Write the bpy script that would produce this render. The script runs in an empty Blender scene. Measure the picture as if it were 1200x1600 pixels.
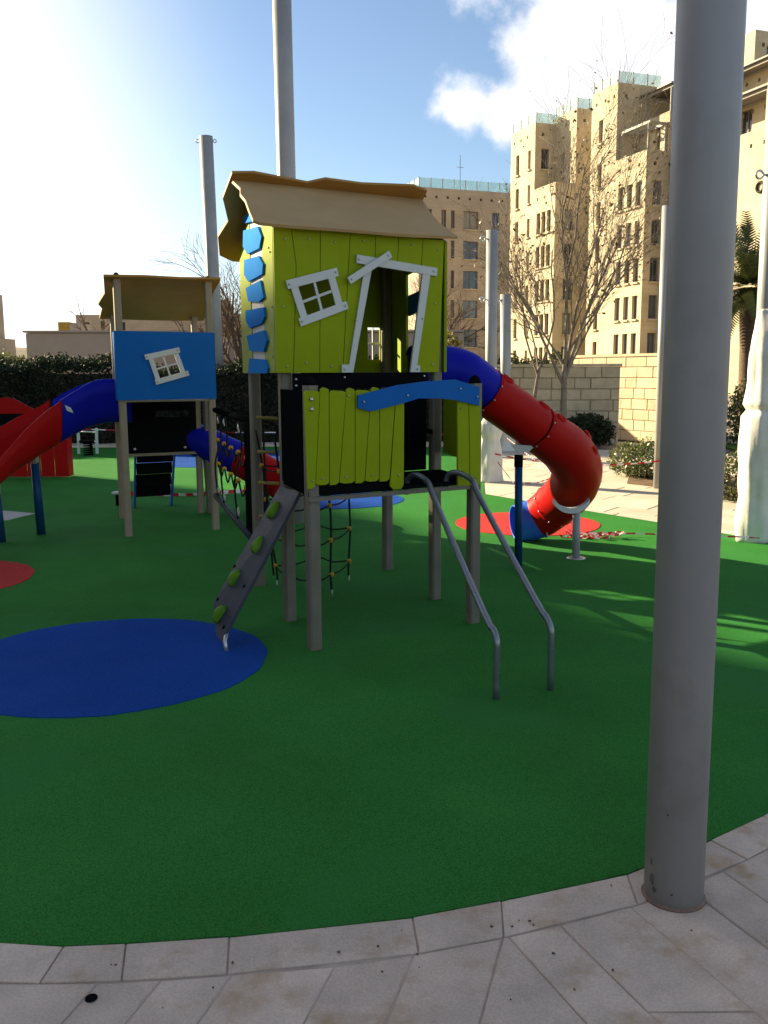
import bpy, bmesh, math, random
import numpy as np
from mathutils import Vector, Matrix
R = math.radians
random.seed(7); rng = np.random.default_rng(7)
scn = bpy.context.scene
COL = scn.collection

# ------------------------------------------------------------------ camera
CAMZ, PITCH, ROLL, FPX = 1.6, R(8.8), R(.3), 1410.0
cam_d = bpy.data.cameras.new('camera'); cam = bpy.data.objects.new('camera', cam_d); COL.objects.link(cam)
cam_d.sensor_fit = 'VERTICAL'; cam_d.sensor_height = 24.0; cam_d.lens = 24.0*FPX/1600.0
cam_d.clip_start = .05; cam_d.clip_end = 3000
f0 = Vector((0, math.cos(PITCH), -math.sin(PITCH))); r0 = Vector((1, 0, 0)); u0 = Vector((0, math.sin(PITCH), math.cos(PITCH)))
rr = r0*math.cos(ROLL)-u0*math.sin(ROLL); uu = u0*math.cos(ROLL)+r0*math.sin(ROLL)
cam.matrix_world = Matrix(((rr.x, uu.x, -f0.x, 0), (rr.y, uu.y, -f0.y, 0), (rr.z, uu.z, -f0.z, CAMZ), (0, 0, 0, 1)))
scn.camera = cam

# ------------------------------------------------------------------ light
SUN_AZ, SUN_EL = 55.0, 20.0            # degrees left of the view direction, height
sx, sy, sz = -math.sin(R(SUN_AZ))*math.cos(R(SUN_EL)), math.cos(R(SUN_AZ))*math.cos(R(SUN_EL)), math.sin(R(SUN_EL))
SUN = Vector((sx, sy, sz))
sl = bpy.data.lights.new('sun', 'SUN'); sl.energy = 5.0; sl.angle = R(.55); sl.color = (1, .84, .54)
so = bpy.data.objects.new('sun', sl); COL.objects.link(so)
so.rotation_euler = SUN.to_track_quat('Z', 'Y').to_euler(); so.location = SUN*60
world = bpy.data.worlds.new('World'); scn.world = world; world.use_nodes = True
nt = world.node_tree; N = nt.nodes; L = nt.links
for n in list(N): N.remove(n)
out = N.new('ShaderNodeOutputWorld'); bg = N.new('ShaderNodeBackground'); bg.inputs[1].default_value = .05
sky = N.new('ShaderNodeTexSky'); sky.sky_type = 'NISHITA'; sky.sun_disc = False
sky.sun_elevation = R(SUN_EL); sky.sun_rotation = R(-SUN_AZ)
sky.altitude = 700; sky.air_density = 1.0; sky.dust_density = .7; sky.ozone_density = 1.6
tc = N.new('ShaderNodeTexCoord')
def wmath(op, a, b=None, c=None):
    n = N.new('ShaderNodeMath'); n.operation = op
    for i, v in enumerate((a, b, c)):
        if v is None: continue
        if isinstance(v, (int, float)): n.inputs[i].default_value = v
        else: L.new(v, n.inputs[i])
    return n.outputs[0]
wn = N.new('ShaderNodeTexNoise'); wn.inputs['Scale'].default_value = 11; wn.inputs['Detail'].default_value = 9; wn.inputs['Roughness'].default_value = .58
L.new(tc.outputs['Generated'], wn.inputs['Vector'])
clouds = [((.175, .93, .35), .10), ((.22, .915, .355), .075), ((.085, .96, .262), .045), ((.118, .957, .256), .042), ((.165, .945, .268), .06), ((.215, .932, .28), .07),
          ((.265, .915, .29), .075), ((.36, .88, .315), .055), ((.62, .70, .36), .2), ((.85, .1, .5), .25), ((.3, .3, .9), .2), ((-.5, -.4, .77), .3), ((.2, -.85, .48), .3), ((-.75, .1, .65), .2)]
val = None
for c, rad in clouds:
    d = N.new('ShaderNodeVectorMath'); d.operation = 'DISTANCE'; L.new(tc.outputs['Generated'], d.inputs[0]); d.inputs[1].default_value = Vector(c).normalized()
    v = wmath('SUBTRACT', 1.0, wmath('DIVIDE', d.outputs['Value'], rad))
    val = v if val is None else wmath('MAXIMUM', val, v)
val = wmath('MAXIMUM', val, -1.0)
m = wmath('ADD', val, wmath('MULTIPLY', wmath('SUBTRACT', wn.outputs['Fac'], .5), 2.6))
mr = N.new('ShaderNodeMapRange'); mr.interpolation_type = 'SMOOTHSTEP'; mr.inputs[1].default_value = .0; mr.inputs[2].default_value = .6; L.new(m, mr.inputs[0])
# thin bright veil spreading round the sun
d = N.new('ShaderNodeVectorMath'); d.operation = 'DISTANCE'; L.new(tc.outputs['Generated'], d.inputs[0]); d.inputs[1].default_value = (-math.sin(R(48))*math.cos(R(6)), math.cos(R(48))*math.cos(R(6)), math.sin(R(6)))
veil = N.new('ShaderNodeMapRange'); veil.interpolation_type = 'SMOOTHSTEP'; veil.inputs[1].default_value = .72; veil.inputs[2].default_value = .36; veil.inputs[3].default_value = 0; veil.inputs[4].default_value = .85
L.new(d.outputs['Value'], veil.inputs[0])
mx = N.new('ShaderNodeMix'); mx.data_type = 'RGBA'; L.new(veil.outputs[0], mx.inputs[0]); L.new(sky.outputs[0], mx.inputs[6]); mx.inputs[7].default_value = (9.0, 8.8, 8.6, 1)
mx2 = N.new('ShaderNodeMix'); mx2.data_type = 'RGBA'; L.new(wmath('MULTIPLY', mr.outputs[0], .93), mx2.inputs[0]); L.new(mx.outputs[2], mx2.inputs[6]); mx2.inputs[7].default_value = (6.6, 6.6, 6.8, 1)
L.new(mx2.outputs[2], bg.inputs[0]); L.new(bg.outputs[0], out.inputs[0])
vs = scn.view_settings; vs.view_transform = 'Standard'; vs.look = 'None'; vs.exposure = 1.84; vs.gamma = 1; vs.use_curve_mapping = False
try:
    scn.cycles.use_denoising = True; scn.cycles.max_bounces = 8
except Exception: pass

# ------------------------------------------------------------------ materials
MATS = {}
def mat(name, col, rough=.6, var=.12, scale=6.0, bump=0., bscale=60., metal=0., spec=.14, objvar=0., dark=None, darkscale=3., trans=0., alpha=1., fine=0., finescale=200.):
    if name in MATS: return MATS[name]
    m = bpy.data.materials.new(name); m.use_nodes = True; t = m.node_tree; b = t.nodes['Principled BSDF']; l = t.links
    b.inputs['Roughness'].default_value = rough; b.inputs['Metallic'].default_value = metal; b.inputs['Specular IOR Level'].default_value = spec
    tcn = t.nodes.new('ShaderNodeTexCoord'); geo = t.nodes.new('ShaderNodeNewGeometry')
    def noise(s, det=4, ro=.55):
        n = t.nodes.new('ShaderNodeTexNoise'); n.inputs['Scale'].default_value = s; n.inputs['Detail'].default_value = det; n.inputs['Roughness'].default_value = ro
        l.new(geo.outputs['Position'], n.inputs['Vector']); return n.outputs['Fac']
    def mapr(v, a, bb, c, dd):
        n = t.nodes.new('ShaderNodeMapRange'); l.new(v, n.inputs[0])
        for i, x in enumerate((a, bb, c, dd)): n.inputs[1+i].default_value = x
        return n.outputs[0]
    def mul(colsock, f):
        n = t.nodes.new('ShaderNodeMix'); n.data_type = 'RGBA'; n.blend_type = 'MULTIPLY'; n.inputs[0].default_value = 1
        l.new(colsock, n.inputs[6]); l.new(f, n.inputs[7]); return n.outputs[2]
    rgb = t.nodes.new('ShaderNodeRGB'); rgb.outputs[0].default_value = (*col, 1); c = rgb.outputs[0]
    if var: c = mul(c, mapr(noise(scale), .3, .7, 1-var, 1+var))
    if fine: c = mul(c, mapr(noise(finescale, 1), .35, .65, 1-fine, 1+fine))
    if dark:
        n = t.nodes.new('ShaderNodeMix'); n.data_type = 'RGBA'; l.new(mapr(noise(darkscale, 6, .65), .52, .68, 0, 1), n.inputs[0]); l.new(c, n.inputs[6]); n.inputs[7].default_value = (*dark, 1); c = n.outputs[2]
    if objvar:
        oi = t.nodes.new('ShaderNodeObjectInfo'); c = mul(c, mapr(oi.outputs['Random'], 0, 1, 1-objvar, 1+objvar))
    l.new(c, b.inputs['Base Color'])
    if bump:
        bn = t.nodes.new('ShaderNodeBump'); bn.inputs['Strength'].default_value = bump; bn.inputs['Distance'].default_value = .02
        l.new(noise(bscale, 6), bn.inputs['Height']); l.new(bn.outputs[0], b.inputs['Normal'])
    l.new(mapr(noise(scale*2.3), .3, .7, max(.02, rough-.07), min(1, rough+.07)), b.inputs['Roughness'])
    if trans: b.inputs['Transmission Weight'].default_value = trans
    if alpha < 1: b.inputs['Alpha'].default_value = alpha
    MATS[name] = m; return m

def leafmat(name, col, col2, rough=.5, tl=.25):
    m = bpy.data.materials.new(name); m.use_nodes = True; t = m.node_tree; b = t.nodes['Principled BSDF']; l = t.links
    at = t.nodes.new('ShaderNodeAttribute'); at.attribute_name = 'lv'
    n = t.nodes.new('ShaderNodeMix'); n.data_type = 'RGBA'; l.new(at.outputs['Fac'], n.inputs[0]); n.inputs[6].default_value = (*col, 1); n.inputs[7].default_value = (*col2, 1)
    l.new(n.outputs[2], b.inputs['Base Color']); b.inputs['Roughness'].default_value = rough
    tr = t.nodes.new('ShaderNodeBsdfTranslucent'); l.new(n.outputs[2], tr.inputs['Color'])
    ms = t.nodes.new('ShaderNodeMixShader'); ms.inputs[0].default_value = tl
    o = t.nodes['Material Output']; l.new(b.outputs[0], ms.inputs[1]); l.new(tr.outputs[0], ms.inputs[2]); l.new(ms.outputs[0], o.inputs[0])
    return m

M_rub = mat('rubber_green', (.034, .182, .030), .9, .16, .9, .5, 260, fine=.28, finescale=210, spec=.06, dark=(.038, .19, .045), darkscale=.7)
M_rubb = mat('rubber_blue', (.006, .062, .31), .9, .14, 1.1, .5, 260, fine=.27, finescale=210, spec=.06)
M_rubr = mat('rubber_red', (.50, .045, .04), .9, .14, 1.1, .5, 260, fine=.3, finescale=190, spec=.06)
M_rubw = mat('rubber_pale', (.42, .42, .38), .88, .10, 1.3, .35, 350, spec=.06)
M_stone = mat('limestone_slab', (.62, .465, .36), .75, .14, 6, .3, 60, objvar=.08, dark=(.47, .31, .19), darkscale=4.6, fine=.07, finescale=130)
M_joint = mat('paving_ground', (.30, .255, .20), .9, .2, 3, .3, 40)
M_pale = mat('pale_paving', (.56, .48, .375), .8, .12, 2.5, .2, 30, objvar=.10)
M_pole = mat('galvanised_grey_paint', (.33, .325, .32), .45, .09, 3, .02, 20, metal=.1, spec=.3)
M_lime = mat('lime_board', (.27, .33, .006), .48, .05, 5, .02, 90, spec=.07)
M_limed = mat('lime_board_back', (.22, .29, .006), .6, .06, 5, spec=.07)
M_blue = mat('blue_board', (.007, .115, .40), .45, .05, 5, .02, 90, spec=.07)
M_white = mat('white_board', (.60, .60, .57), .45, .05, 5, spec=.07)
M_black = mat('black_board', (.007, .007, .008), .8, .1, 5, spec=0.)
M_grey = mat('grey_board', (.052, .056, .070), .5, .08, 6, .03, 80, spec=.07)
M_post = mat('brushed_post', (.185, .16, .125), .5, .12, 7, .03, 120, metal=.15)
M_postw = mat('tan_post', (.29, .235, .165), .5, .10, 7)
M_rail = mat('steel_tube', (.24, .255, .28), .33, .06, 8, metal=.75)
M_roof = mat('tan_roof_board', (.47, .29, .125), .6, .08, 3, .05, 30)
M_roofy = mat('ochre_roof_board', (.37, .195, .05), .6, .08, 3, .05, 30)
M_pred = mat('red_plastic', (.40, .007, .006), .42, .06, 4, .01, 30, spec=.07)
M_pblue = mat('blue_plastic', (.008, .012, .34), .4, .06, 4, .01, 30, spec=.07)
M_plblue = mat('light_blue_plastic', (.03, .12, .60), .34, .06, 4)
M_bpost = mat('blue_post', (.008, .055, .14), .4, .08, 4, metal=.2)
M_hold = mat('green_hold', (.10, .22, .012), .5, .15, 20, .2, 60)
M_rope = mat('black_rope', (.016, .018, .016), .8, .2, 60, .4, 300)
M_conn = mat('yellow_connector', (.50, .27, .025), .5, .1, 20)
M_rung = mat('olive_rung', (.30, .22, .06), .6, .1, 20)
M_steel = mat('bolt_steel', (.5, .5, .48), .35, .05, 8, metal=.8)
M_wrap = mat('plastic_wrap', (.62, .60, .55), .35, .08, 9, .12, 25)
M_tr = mat('tape_red', (.55, .03, .03), .5, .05); M_tw = mat('tape_white', (.75, .73, .70), .5, .05)
M_bark = mat('pale_bark', (.20, .165, .13), .85, .25, 14, .4, 50)
M_barkd = mat('brown_bark', (.13, .09, .065), .85, .25, 14, .4, 50)
M_wallstone = mat('wall_stone', (.52, .43, .30), .85, .14, 5, .5, 25, objvar=.10)
M_mortar = mat('wall_mortar', (.44, .36, .25), .9, .12, 5)
M_plaster = mat('plaster', (.43, .35, .29), .85, .08, 1.2, .1, 20)
M_glass = mat('window_glass', (.035, .04, .045), .08, .2, .8, spec=.7)
M_glass2 = mat('window_glass_pale', (.09, .10, .105), .06, .3, .7, spec=.8)
M_blind = mat('window_blind', (.26, .235, .19), .6, .1, 3)
M_wframe = mat('window_frame', (.16, .15, .14), .5, .05)
M_rglass = mat('railing_glass', (.62, .76, .68), .06, .05, .5, spec=.5, trans=.8)
M_hole = mat('drain_hole', (.05, .04, .03), .9, .1)
M_metal = mat('pergola_metal', (.30, .27, .22), .5, .05)
M_grass = mat('lawn', (.10, .15, .02), .9, .3, 6, .5, 60)
M_earth = mat('soil', (.16, .11, .07), .95, .3, 6, .5, 40)
M_hill = mat('hill', (.18, .14, .10), .9, .3, .1)
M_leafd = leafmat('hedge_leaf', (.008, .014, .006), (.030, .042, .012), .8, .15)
M_leaff = leafmat('shrub_leaf', (.05, .075, .016), (.16, .17, .05))
M_leafy = leafmat('yellow_leaf', (.12, .11, .015), (.30, .24, .03))
M_dry = leafmat('dry_leaf', (.07, .045, .025), (.16, .10, .05))
M_palm = leafmat('palm_leaf', (.03, .045, .012), (.08, .09, .022))

def stonewall_mat(name, col, w=.9, h=.32):
    m = bpy.data.materials.new(name); m.use_nodes = True; t = m.node_tree; b = t.nodes['Principled BSDF']; l = t.links
    geo = t.nodes.new('ShaderNodeNewGeometry'); sp = t.nodes.new('ShaderNodeSeparateXYZ'); l.new(geo.outputs['Position'], sp.inputs[0])
    ad = t.nodes.new('ShaderNodeMath'); ad.operation = 'SUBTRACT'; l.new(sp.outputs[0], ad.inputs[0]); l.new(sp.outputs[1], ad.inputs[1])
    cb = t.nodes.new('ShaderNodeCombineXYZ'); l.new(ad.outputs[0], cb.inputs[0]); l.new(sp.outputs[2], cb.inputs[1])
    br = t.nodes.new('ShaderNodeTexBrick'); l.new(cb.outputs[0], br.inputs['Vector']); br.inputs['Scale'].default_value = 1
    br.inputs['Brick Width'].default_value = w; br.inputs['Row Height'].default_value = h; br.inputs['Mortar Size'].default_value = .012
    br.inputs['Color1'].default_value = (*col, 1); br.inputs['Color2'].default_value = (*[c*.90 for c in col], 1); br.inputs['Mortar'].default_value = (*[c*.80 for c in col], 1)
    n = t.nodes.new('ShaderNodeTexNoise'); n.inputs['Scale'].default_value = .5; n.inputs['Detail'].default_value = 6; l.new(geo.outputs['Position'], n.inputs['Vector'])
    mp = t.nodes.new('ShaderNodeMapRange'); l.new(n.outputs['Fac'], mp.inputs[0]); mp.inputs[1].default_value = .3; mp.inputs[2].default_value = .7; mp.inputs[3].default_value = .84; mp.inputs[4].default_value = 1.12
    mm = t.nodes.new('ShaderNodeMix'); mm.data_type = 'RGBA'; mm.blend_type = 'MULTIPLY'; mm.inputs[0].default_value = 1; l.new(br.outputs['Color'], mm.inputs[6]); l.new(mp.outputs[0], mm.inputs[7])
    l.new(mm.outputs[2], b.inputs['Base Color']); b.inputs['Roughness'].default_value = .85
    bp = t.nodes.new('ShaderNodeBump'); bp.inputs['Strength'].default_value = .4; bp.inputs['Distance'].default_value = .05; l.new(n.outputs['Fac'], bp.inputs['Height']); l.new(bp.outputs[0], b.inputs['Normal'])
    return m
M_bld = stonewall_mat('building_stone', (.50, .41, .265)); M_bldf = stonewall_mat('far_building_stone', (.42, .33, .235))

# ------------------------------------------------------------------ helpers
class MB:
    def __init__(s): s.v = []; s.f = []; s.mi = []
    def face(s, pts, mi=0):
        i = len(s.v); s.v += [tuple(p) for p in pts]; s.f.append(tuple(range(i, i+len(pts)))); s.mi.append(mi)
    def prism(s, A, B, mi=0):      # two matching loops -> closed solid
        n = len(A); i = len(s.v); s.v += [tuple(p) for p in A]+[tuple(p) for p in B]
        s.f.append(tuple(range(i+n-1, i-1, -1))); s.f.append(tuple(range(i+n, i+2*n))); s.mi += [mi, mi]
        for k in range(n):
            j = (k+1) % n; s.f.append((i+k, i+j, i+n+j, i+n+k)); s.mi.append(mi)
    def box(s, c, half, ax=(1, 0, 0), ay=(0, 1, 0), az=(0, 0, 1), mi=0):
        c = Vector(c); ax, ay, az = Vector(ax)*half[0], Vector(ay)*half[1], Vector(az)*half[2]
        A = [c-az+ax*a+ay*b for a, b in ((-1, -1), (1, -1), (1, 1), (-1, 1))]; B = [p+az*2 for p in A]; s.prism(A, B, mi)
    def bar(s, p, q, w, h, mi=0, up=(0, 0, 1)):   # rectangular bar from p to q
        p, q = Vector(p), Vector(q); d = (q-p); le = d.length; d.normalize(); sd = d.cross(Vector(up))
        if sd.length < 1e-4: sd = Vector((1, 0, 0))
        sd.normalize(); u = sd.cross(d); s.box((p+q)/2, (le/2, w/2, h/2), d, sd, u, mi)
    def tube(s, pts, rad, n=8, cap=True, mi=0, sub=0):
        pts = [Vector(p) for p in pts]
        if not hasattr(rad, '__len__'): rad = [rad]*len(pts)
        if sub:
            P, Q = [], []; m = len(pts)
            for k in range(m-1):
                a, b, c, d = pts[max(k-1, 0)], pts[k], pts[k+1], pts[min(k+2, m-1)]
                for j in range(sub):
                    t = j/sub; P.append(.5*((2*b)+(c-a)*t+(2*a-5*b+4*c-d)*t*t+(3*b-a-3*c+d)*t**3)); Q.append(rad[k]*(1-t)+rad[k+1]*t)
            P.append(pts[-1]); Q.append(rad[-1]); pts, rad = P, Q
        i0 = len(s.v); prev = None
        for k, p in enumerate(pts):
            d = (pts[min(k+1, len(pts)-1)]-pts[max(k-1, 0)]).normalized()
            if prev is None:
                x = d.cross(Vector((0, 0, 1)));  x = x if x.length > .05 else Vector((1, 0, 0))
            else: x = prev-d*prev.dot(d)
            x.normalize(); prev = x; y = d.cross(x)
            for j in range(n):
                a = 2*math.pi*j/n; s.v.append(tuple(p+(x*math.cos(a)+y*math.sin(a))*rad[k]))
        for k in range(len(pts)-1):
            for j in range(n):
                a = i0+k*n+j; b = i0+k*n+(j+1) % n; s.f.append((a, b, b+n, a+n)); s.mi.append(mi)
        if cap:
            s.f.append(tuple(range(i0+n-1, i0-1, -1))); e = i0+(len(pts)-1)*n; s.f.append(tuple(range(e, e+n))); s.mi += [mi, mi]
    def lathe(s, c, prof, n=16, wob=None, mi=0):
        c = Vector(c); i0 = len(s.v)
        for k, (r, z) in enumerate(prof):
            for j in range(n):
                a = 2*math.pi*j/n; q = r*(wob(a, z) if wob else 1); s.v.append((c.x+q*math.cos(a), c.y+q*math.sin(a), c.z+z))
        for k in range(len(prof)-1):
            for j in range(n):
                a = i0+k*n+j; b = i0+k*n+(j+1) % n; s.f.append((a, b, b+n, a+n)); s.mi.append(mi)
        s.f.append(tuple(range(i0+n-1, i0-1, -1))); e = i0+(len(prof)-1)*n; s.f.append(tuple(range(e, e+n))); s.mi += [mi, mi]
    def build(s, name, mats, parent=None, smooth=False):
        me = bpy.data.meshes.new(name); me.from_pydata(s.v, [], s.f)
        for m_ in (mats if isinstance(mats, (list, tuple)) else [mats]): me.materials.append(m_)
        if isinstance(mats, (list, tuple)): me.polygons.foreach_set('material_index', s.mi)
        if smooth:
            me.polygons.foreach_set('use_smooth', [len(f) <= 4 for f in s.f])
        bm = bmesh.new(); bm.from_mesh(me); bmesh.ops.recalc_face_normals(bm, faces=bm.faces); bm.to_mesh(me); bm.free()
        o = bpy.data.objects.new(name, me); COL.objects.link(o)
        if parent: o.parent = parent; o.matrix_parent_inverse = parent.matrix_world.inverted()
        return o
def tag(o, label=None, cat=None, group=None, kind=None):
    if label: o['label'] = label
    if cat: o['category'] = cat
    if group: o['group'] = group
    if kind: o['kind'] = kind
    return o
def thing(name, loc, label, cat, group=None):
    o = bpy.data.objects.new(name, None); COL.objects.link(o); o.location = loc; o.empty_display_size = .2
    o.matrix_world = Matrix.Translation(Vector(loc)); return tag(o, label, cat, group)
def clip(poly, a, b):      # keep the part left of a->b
    res = []; n = len(poly)
    side = lambda p: (b[0]-a[0])*(p[1]-a[1])-(b[1]-a[1])*(p[0]-a[0])
    for i in range(n):
        p, q = poly[i], poly[(i+1) % n]; sp_, sq = side(p), side(q)
        if sp_ >= 0: res.append(p)
        if (sp_ >= 0) != (sq >= 0):
            t = sp_/(sp_-sq); res.append((p[0]+(q[0]-p[0])*t, p[1]+(q[1]-p[1])*t))
    return res
def area(p): return .5*sum(p[i][0]*p[(i+1) % len(p)][1]-p[(i+1) % len(p)][0]*p[i][1] for i in range(len(p)))
def minus(poly, hole):     # convex hole, any polygon -> list of pieces
    if area(hole) < 0: hole = hole[::-1]
    res = []; cur = poly
    for i in range(len(hole)):
        a, b = hole[i], hole[(i+1) % len(hole)]
        o = clip(cur, b, a)
        if len(o) > 2 and abs(area(o)) > 1e-5: res.append(o)
        cur = clip(cur, a, b)
        if len(cur) < 3: break
    return res
class Fr:
    def __init__(s, B, a1, a2):
        s.B = Vector((B[0], B[1], 0)); s.e1 = Vector((math.cos(R(a1)), math.sin(R(a1)), 0)); s.e2 = Vector((-math.sin(R(a2)), math.cos(R(a2)), 0))
    def W(s, a, t, z): return s.B+s.e1*a+s.e2*t+Vector((0, 0, z))
def panel(name, fr, polys, t0, t1, m, parent):          # outlines in (s,z), slab between t0 and t1
    b = MB()
    for p in polys: b.prism([fr.W(x, t0, z) for x, z in p], [fr.W(x, t1, z) for x, z in p])
    return b.build(name, m, parent)
def spanel(name, fr, polys, s0, s1, m, parent):         # outlines in (t,z), slab between s0 and s1
    b = MB()
    for p in polys: b.prism([fr.W(s0, x, z) for x, z in p], [fr.W(s1, x, z) for x, z in p])
    return b.build(name, m, parent)
def dome(name, c, r, h, m, parent, n=12):
    b = MB(); b.lathe(c, [(r*math.cos(a), h*math.sin(a)) for a in [i*math.pi/2/5 for i in range(5)]]+[(r*.05, h)], n); return b.build(name, m, parent, True)
def bolt(c, nrm, parent, r=.011):
    b = MB(); n = Vector(nrm).normalized(); c = Vector(c); b.tube([c, c+n*.006, c+n*.009], [r, r*.9, r*.4], 8); return b.build('bolt', M_steel, parent, True)
def leaves(pts, size, nrm=None, jit=1.0, asp=.55):
    """pts (n,3) -> leaf quads mesh data"""
    n = len(pts); a = rng.normal(size=(n, 3)); a /= np.linalg.norm(a, axis=1)[:, None]
    b = rng.normal(size=(n, 3)); b -= a*(a*b).sum(1)[:, None]; b /= np.linalg.norm(b, axis=1)[:, None]
    sz = size*(.6+.8*rng.random(n))[:, None]
    v = np.stack([pts-a*sz, pts+b*sz*asp, pts+a*sz, pts-b*sz*asp], 1).reshape(-1, 3)
    return v
def leafobj(name, v, m, parent, lv=None):
    n = len(v)//4; me = bpy.data.meshes.new(name)
    me.vertices.add(len(v)); me.vertices.foreach_set('co', v.astype(np.float32).ravel())
    me.loops.add(4*n); me.loops.foreach_set('vertex_index', np.arange(4*n, dtype=np.int32))
    me.polygons.add(n); me.polygons.foreach_set('loop_start', np.arange(0, 4*n, 4, dtype=np.int32)); me.polygons.foreach_set('loop_total', np.full(n, 4, dtype=np.int32))
    at = me.attributes.new('lv', 'FLOAT', 'FACE'); at.data.foreach_set('value', (rng.random(n) if lv is None else lv).astype(np.float32))
    me.update(calc_edges=True); me.materials.append(m)
    o = bpy.data.objects.new(name, me); COL.objects.link(o)
    if parent: o.parent = parent; o.matrix_parent_inverse = parent.matrix_world.inverted()
    return o
def blobpts(n, blobs):      # surface-weighted points in ellipsoids (cx,cy,cz,rx,ry,rz)
    w = np.array([b[3]*b[4]+b[4]*b[5]+b[3]*b[5] for b in blobs]); k = rng.choice(len(blobs), n, p=w/w.sum()); B = np.array(blobs)[k]
    d = rng.normal(size=(n, 3)); d /= np.linalg.norm(d, axis=1)[:, None]; r = (.55+.45*rng.random(n)**.5)*(1+.10*rng.normal(size=n))
    p = B[:, :3]+d*B[:, 3:]*r[:, None]; p = p[p[:, 2] > .02]; return p

# ------------------------------------------------------------------ ground, rubber, paving
b = MB(); n = 64
b.face([(900*math.cos(2*math.pi*k/n), 900*math.sin(2*math.pi*k/n), -.03) for k in range(n)])
ground = tag(b.build('ground', M_joint), kind='structure')
OUT = [(-1.098, 2.348), (-.911, 2.334), (-.739, 2.345), (-.451, 2.374), (-.194, 2.415), (.079, 2.463), (.352, 2.545), (.776, 2.69), (.945, 2.789), (1.119, 2.9), (1.364, 3.065), (1.72, 3.36), (2.1, 3.75), (2.55, 4.3)]
INN = [(-1.027, 2.179), (-.921, 2.178), (-.706, 2.186), (-.429, 2.212), (-.138, 2.248), (.091, 2.296), (.336, 2.365), (.518, 2.424), (.765, 2.524), (1.002, 2.648), (1.197, 2.775), (1.46, 2.96), (1.84, 3.27), (2.23, 3.66), (2.68, 4.2)]
LO = [(-1.35, 2.38), (-1.75, 2.45), (-2.2, 2.56), (-2.8, 2.78), (-3.5, 3.15)]; LI = [(-1.30, 2.20), (-1.70, 2.275), (-2.15, 2.39), (-2.73, 2.61), (-3.42, 2.99)]
edge = LO[::-1]+OUT
rub = edge+[(3.2, 5.4), (3.62, 6.5), (3.78, 7.5), (3.64, 8.42), (2.89, 9.56), (2.1, 10.7), (1.33, 11.85), (1.5, 13.5), (1.9, 16), (2.2, 19.2), (-1.5, 19.9), (-7, 20.0), (-10, 18.5), (-11.5, 14), (-10.5, 9.5), (-8, 6), (-5, 3.95)]
rub0 = rub; rub = []
for i in range(len(rub0)):
    a, c = rub0[i], rub0[(i+1) % len(rub0)]; k_ = max(1, min(14, int(math.hypot(c[0]-a[0], c[1]-a[1])/.03)))
    for j in range(k_): rub.append((a[0]+(c[0]-a[0])*j/k_, a[1]+(c[1]-a[1])*j/k_+(random.uniform(-.0035, .0035) if j else 0)))
b = MB(); b.prism([(x, y, -.028) for x, y in rub], [(x, y, .003) for x, y in rub]); tag(b.build('rubber_playground_surface', M_rub), kind='structure')
def disc(name, cx, cy, rx, ry, m, rot=0, n=150, wob=0):
    b = MB(); P = []
    for k in range(n):
        a = 2*math.pi*k/n; w = 1+.004*math.sin(7*a+cx)+.003*math.sin(17*a+cy)+random.uniform(-.003, .003)
        x, y = rx*math.cos(a)*w, ry*math.sin(a)*w; P.append((cx+x*math.cos(rot)-y*math.sin(rot), cy+x*math.sin(rot)+y*math.cos(rot)))
    b.prism([(x, y, .001) for x, y in P], [(x, y, .0075) for x, y in P]); return tag(b.build(name, m), kind='structure')
disc('blue_rubber_circle', -1.56, 4.90, .89, .86, M_rubb)
disc('red_rubber_circle', 1.52, 9.47, .76, .76, M_rubr)
disc('red_rubber_circle', -3.55, 6.95, .74, .74, M_rubr)
disc('blue_rubber_circle', -.55, 11.35, .80, .78, M_rubb)
disc('blue_rubber_circle', -3.2, 17.3, 1.5, 1.9, M_rubb)
b = MB(); b.prism([(-5.2, 10.9, .001), (-4.04, 10.33, .001), (-4.16, 9.85, .001), (-5.3, 9.7, .001)], [(-5.2, 10.9, .007), (-4.04, 10.33, .007), (-4.16, 9.85, .007), (-5.3, 9.7, .007)])
tag(b.build('pale_rubber_patch', M_rubw), kind='structure')

def slab(poly, z, th, m, parent, name='paving_stone', gap=.0028, bev=.004):
    if area(poly) < 0: poly = poly[::-1]
    cx = sum(p[0] for p in poly)/len(poly); cy = sum(p[1] for p in poly)/len(poly)
    def inset(d):
        res = poly
        for i in range(len(poly)):
            a, c = poly[i], poly[(i+1) % len(poly)]; l = math.hypot(c[0]-a[0], c[1]-a[1])
            if l < 1e-5: continue
            nx, ny = -(c[1]-a[1])/l*d, (c[0]-a[0])/l*d
            res = clip(res, (a[0]+nx, a[1]+ny), (c[0]+nx, c[1]+ny))
            if len(res) < 3: return None
        return res
    o, i = inset(gap), inset(gap+bev)
    if not o or not i or area(i) < .0015: return None
    b = MB(); b.face([(x, y, z) for x, y in i])
    if len(o) == len(i):
        for k in range(len(o)):
            j = (k+1) % len(o); b.face([(*o[k], z-bev*.6), (*o[j], z-bev*.6), (*i[j], z), (*i[k], z)]); b.face([(*o[k], z-th), (*o[j], z-th), (*o[j], z-bev*.6), (*o[k], z-bev*.6)])
    else: b.prism([(x, y, z-th) for x, y in o], [(x, y, z-.001) for x, y in o])
    ob = b.build(name, m, parent); return ob
paving = b = MB(); b.prism([(-14, -6, -.029), (9, -6, -.029), (9, 6, -.029), (-14, 6, -.029)], [(-14, -6, -.0135), (9, -6, -.0135), (9, 6, -.0135), (-14, 6, -.0135)])
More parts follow.
